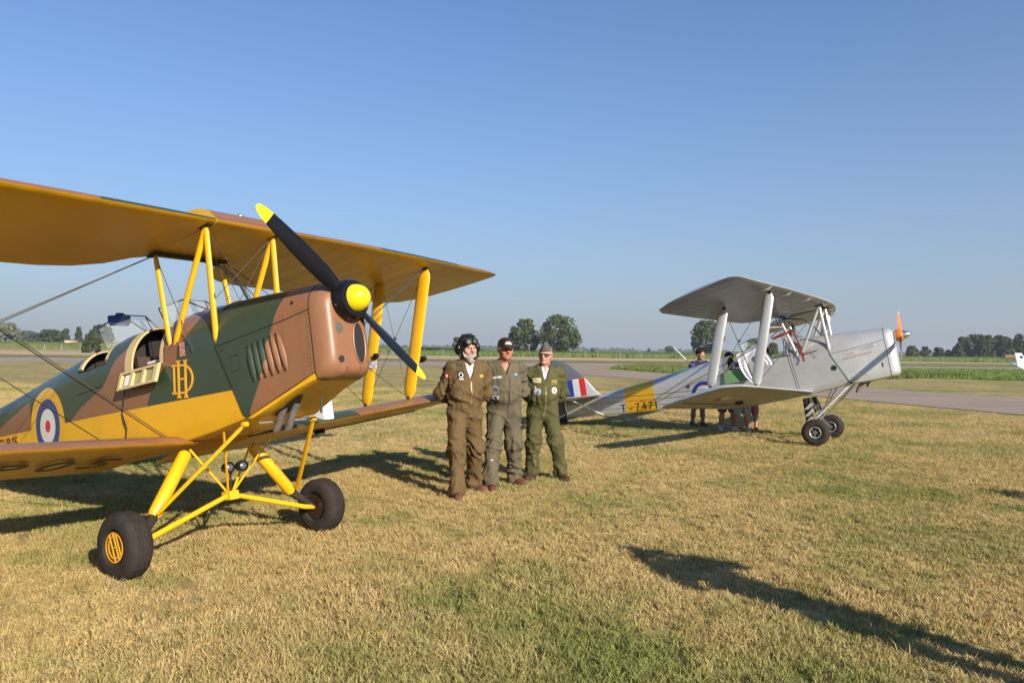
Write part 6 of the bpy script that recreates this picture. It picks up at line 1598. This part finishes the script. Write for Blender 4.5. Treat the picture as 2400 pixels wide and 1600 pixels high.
# distant hedge line along the horizon
mb = MB(); rnd = random.Random(31)
Vv, Ff = [], []
for i in range(5200):
    u = rnd.uniform(-300, 2700); D = rnd.uniform(900, 1300); p_ = at(u, 822, D); hmax = 5.0 * (0.45 + .8 * _lat[int(u / 55) % 32, 3, 5]) * (1.0 if not (2000 > u > 1400) else .75)
    z_ = rnd.random() ** .8 * hmax + 1.0; s_ = rnd.uniform(1.2, 3.0); k0 = len(Vv)
    Vv += [(p_.x - s_, p_.y, z_ - s_ * .5), (p_.x + s_, p_.y + rnd.uniform(-1, 1), z_ - s_ * .5), (p_.x + s_ * .5, p_.y, z_ + s_ * .55), (p_.x - s_ * .5, p_.y, z_ + s_ * .55)]; Ff.append((k0, k0 + 1, k0 + 2, k0 + 3))
me = bpy.data.meshes.new('distant_hedgerow'); me.from_pydata(Vv, [], Ff); me.materials.append(leafmat('hedge_haze_toned', (.05, .065, .05), (.085, .10, .07))); hd_ = link('distant_hedgerow', me); tag(hd_, 'low bluish line of hedges and trees along the horizon', 'hedge', kind='stuff')  # hedge leaves greyed so the colour itself carries aerial haze
# poles
def pole(u, vb, vt, D, r, label, m_, name='utility_pole', cross=True):
    B = at(u, vb, D); T = at(u, vt, D); e = empty(name, (B.x, B.y, 0)); MB().tube((0, 0, 0), (0, 0, T.z), r, r * .7, n=8).build('pole', m_, e)
    if cross: MB().box((0, 0, T.z - .25), (1.3, .10, .10)).build('crossarm', m_, e)
    return tag(e, label, 'pole')
cp = paint('concrete_pole', (.42, .41, .38), .8)
pole(1069, 824, 803, 235, .10, 'thin pale utility pole in front of the small spreading tree', cp); pole(1240, 826, 806, 235, .10, 'thin pale utility pole in front of the big round trees', cp); pole(1497, 828, 818, 235, .08, 'short thin pole in the maize left of the antenna', cp, cross=False); pole(1362, 828, 815, 235, .08, 'short thin pole in the maize right of the biggest tree', cp, cross=False)
pole(163, 815, 798, 285, .35, 'yellow marker pole in the orchard on the left', paint('yellow_marker', (.60, .50, .05), .7), 'marker_pole', False)
hs_ = at(167, 805, 300); sb = empty('hut', (hs_.x, hs_.y, 0)); MB().box((0, 0, 1.6), (4.2, 2, 3.2)).build('wall', paint('peach_plaster', (.60, .36, .26), .8), sb, 20); MB().box((-.8, -.05, 2.6), (2.2, 2, 1.2)).build('sign_panel', paint('cream_panel', (.70, .62, .38), .8), sb, 20); MB().box((0, 0, 3.3), (4.6, 2.4, .25)).build('roof', paint('terracotta', (.33, .13, .08), .8), sb, 20); tag(sb, 'small peach hut in the orchard beside the yellow pole', 'hut')
WHERE = ['first pale stake from the left edge, below the pale airy tree', 'second pale stake from the left edge, below the greyish tree', 'third pale stake from the left edge, below the broad dark tree', 'fourth pale stake from the left edge, just left of the yellow pole', 'fifth pale stake from the left edge, beside the dense bush', 'pale stake just right of the rear far wing strut', 'pale stake between the two far wing struts', 'pale stake just left of the helmeted man', 'pale stake right of the biggest round tree', 'pale stake below the tiny lone distant tree', 'pale stake halfway between the side-capped man and the antenna', 'pale stake just left of the antenna', 'pale stake just right of the orange propeller', 'pale stake below the spreading dark tree', 'pale stake in front of the dark wood']
for lab, u in zip(WHERE, (22, 66, 112, 150, 270, 885, 925, 1040, 1370, 1400, 1450, 1500, 2150, 2200, 2290)):
    D = 215; B = at(u, 830, D); e = MB().tube((0, 0, 0), (0, 0, 1.75), .055, .045, n=6).build('field_stake', cp, None); e.location = (B.x, D - 4 + (2 if u > 700 else 20), 0)
    tag(e, lab, 'stake', group='stakes along the edge of the crop')
# farmhouse at the right
fh = at(2370, 836, 270); e = empty('farmhouse', (fh.x, fh.y, 0), rad(-12)); wl_ = paint('white_plaster', (.62, .58, .54), .8)
MB().box((0, 0, .75), (4.2, 3.5, 1.5)).build('wall', wl_, e, 20)
rf = MB(); rf.add([(-2.4, -2.0, 1.45), (2.4, -2.0, 1.45), (2.4, 2.0, 1.45), (-2.4, 2.0, 1.45), (-1.9, 0, 2.35), (1.9, 0, 2.35)], [(0, 1, 5, 4), (2, 3, 4, 5), (0, 4, 3), (1, 2, 5), (3, 2, 1, 0)]); rf.build('roof', paint('red_roof_tiles', (.34, .13, .09), .8), e, 0)
for x_ in (-1.1, .9): MB().box((x_, -1.76, .85), (.5, .06, .7)).build('window', m_dark, e, 0)
tag(e, 'low white farmhouse with red tiled roof in front of the dark wood', 'house')

# ---------------------------------------------------------------- summer haze over the fields
hz = MB(); hz.box((0, 800, 7.0), (4400, 1860, 20.0)); hz_o = hz.build('haze', bpy.data.materials.new('haze_air'), None, 0)
hm = hz_o.data.materials[0]; hm.use_nodes = True; hm.node_tree.nodes.clear()
_pv = hm.node_tree.nodes.new('ShaderNodeVolumePrincipled'); _pv.inputs['Color'].default_value = (.86, .92, 1.0, 1); _pv.inputs['Density'].default_value = 0.0003; _pv.inputs['Anisotropy'].default_value = 0.2
_po = hm.node_tree.nodes.new('ShaderNodeOutputMaterial'); hm.node_tree.links.new(_pv.outputs[0], _po.inputs['Volume'])
tag(hz_o, 'thin pale summer haze over the airfield', 'haze', kind='stuff')
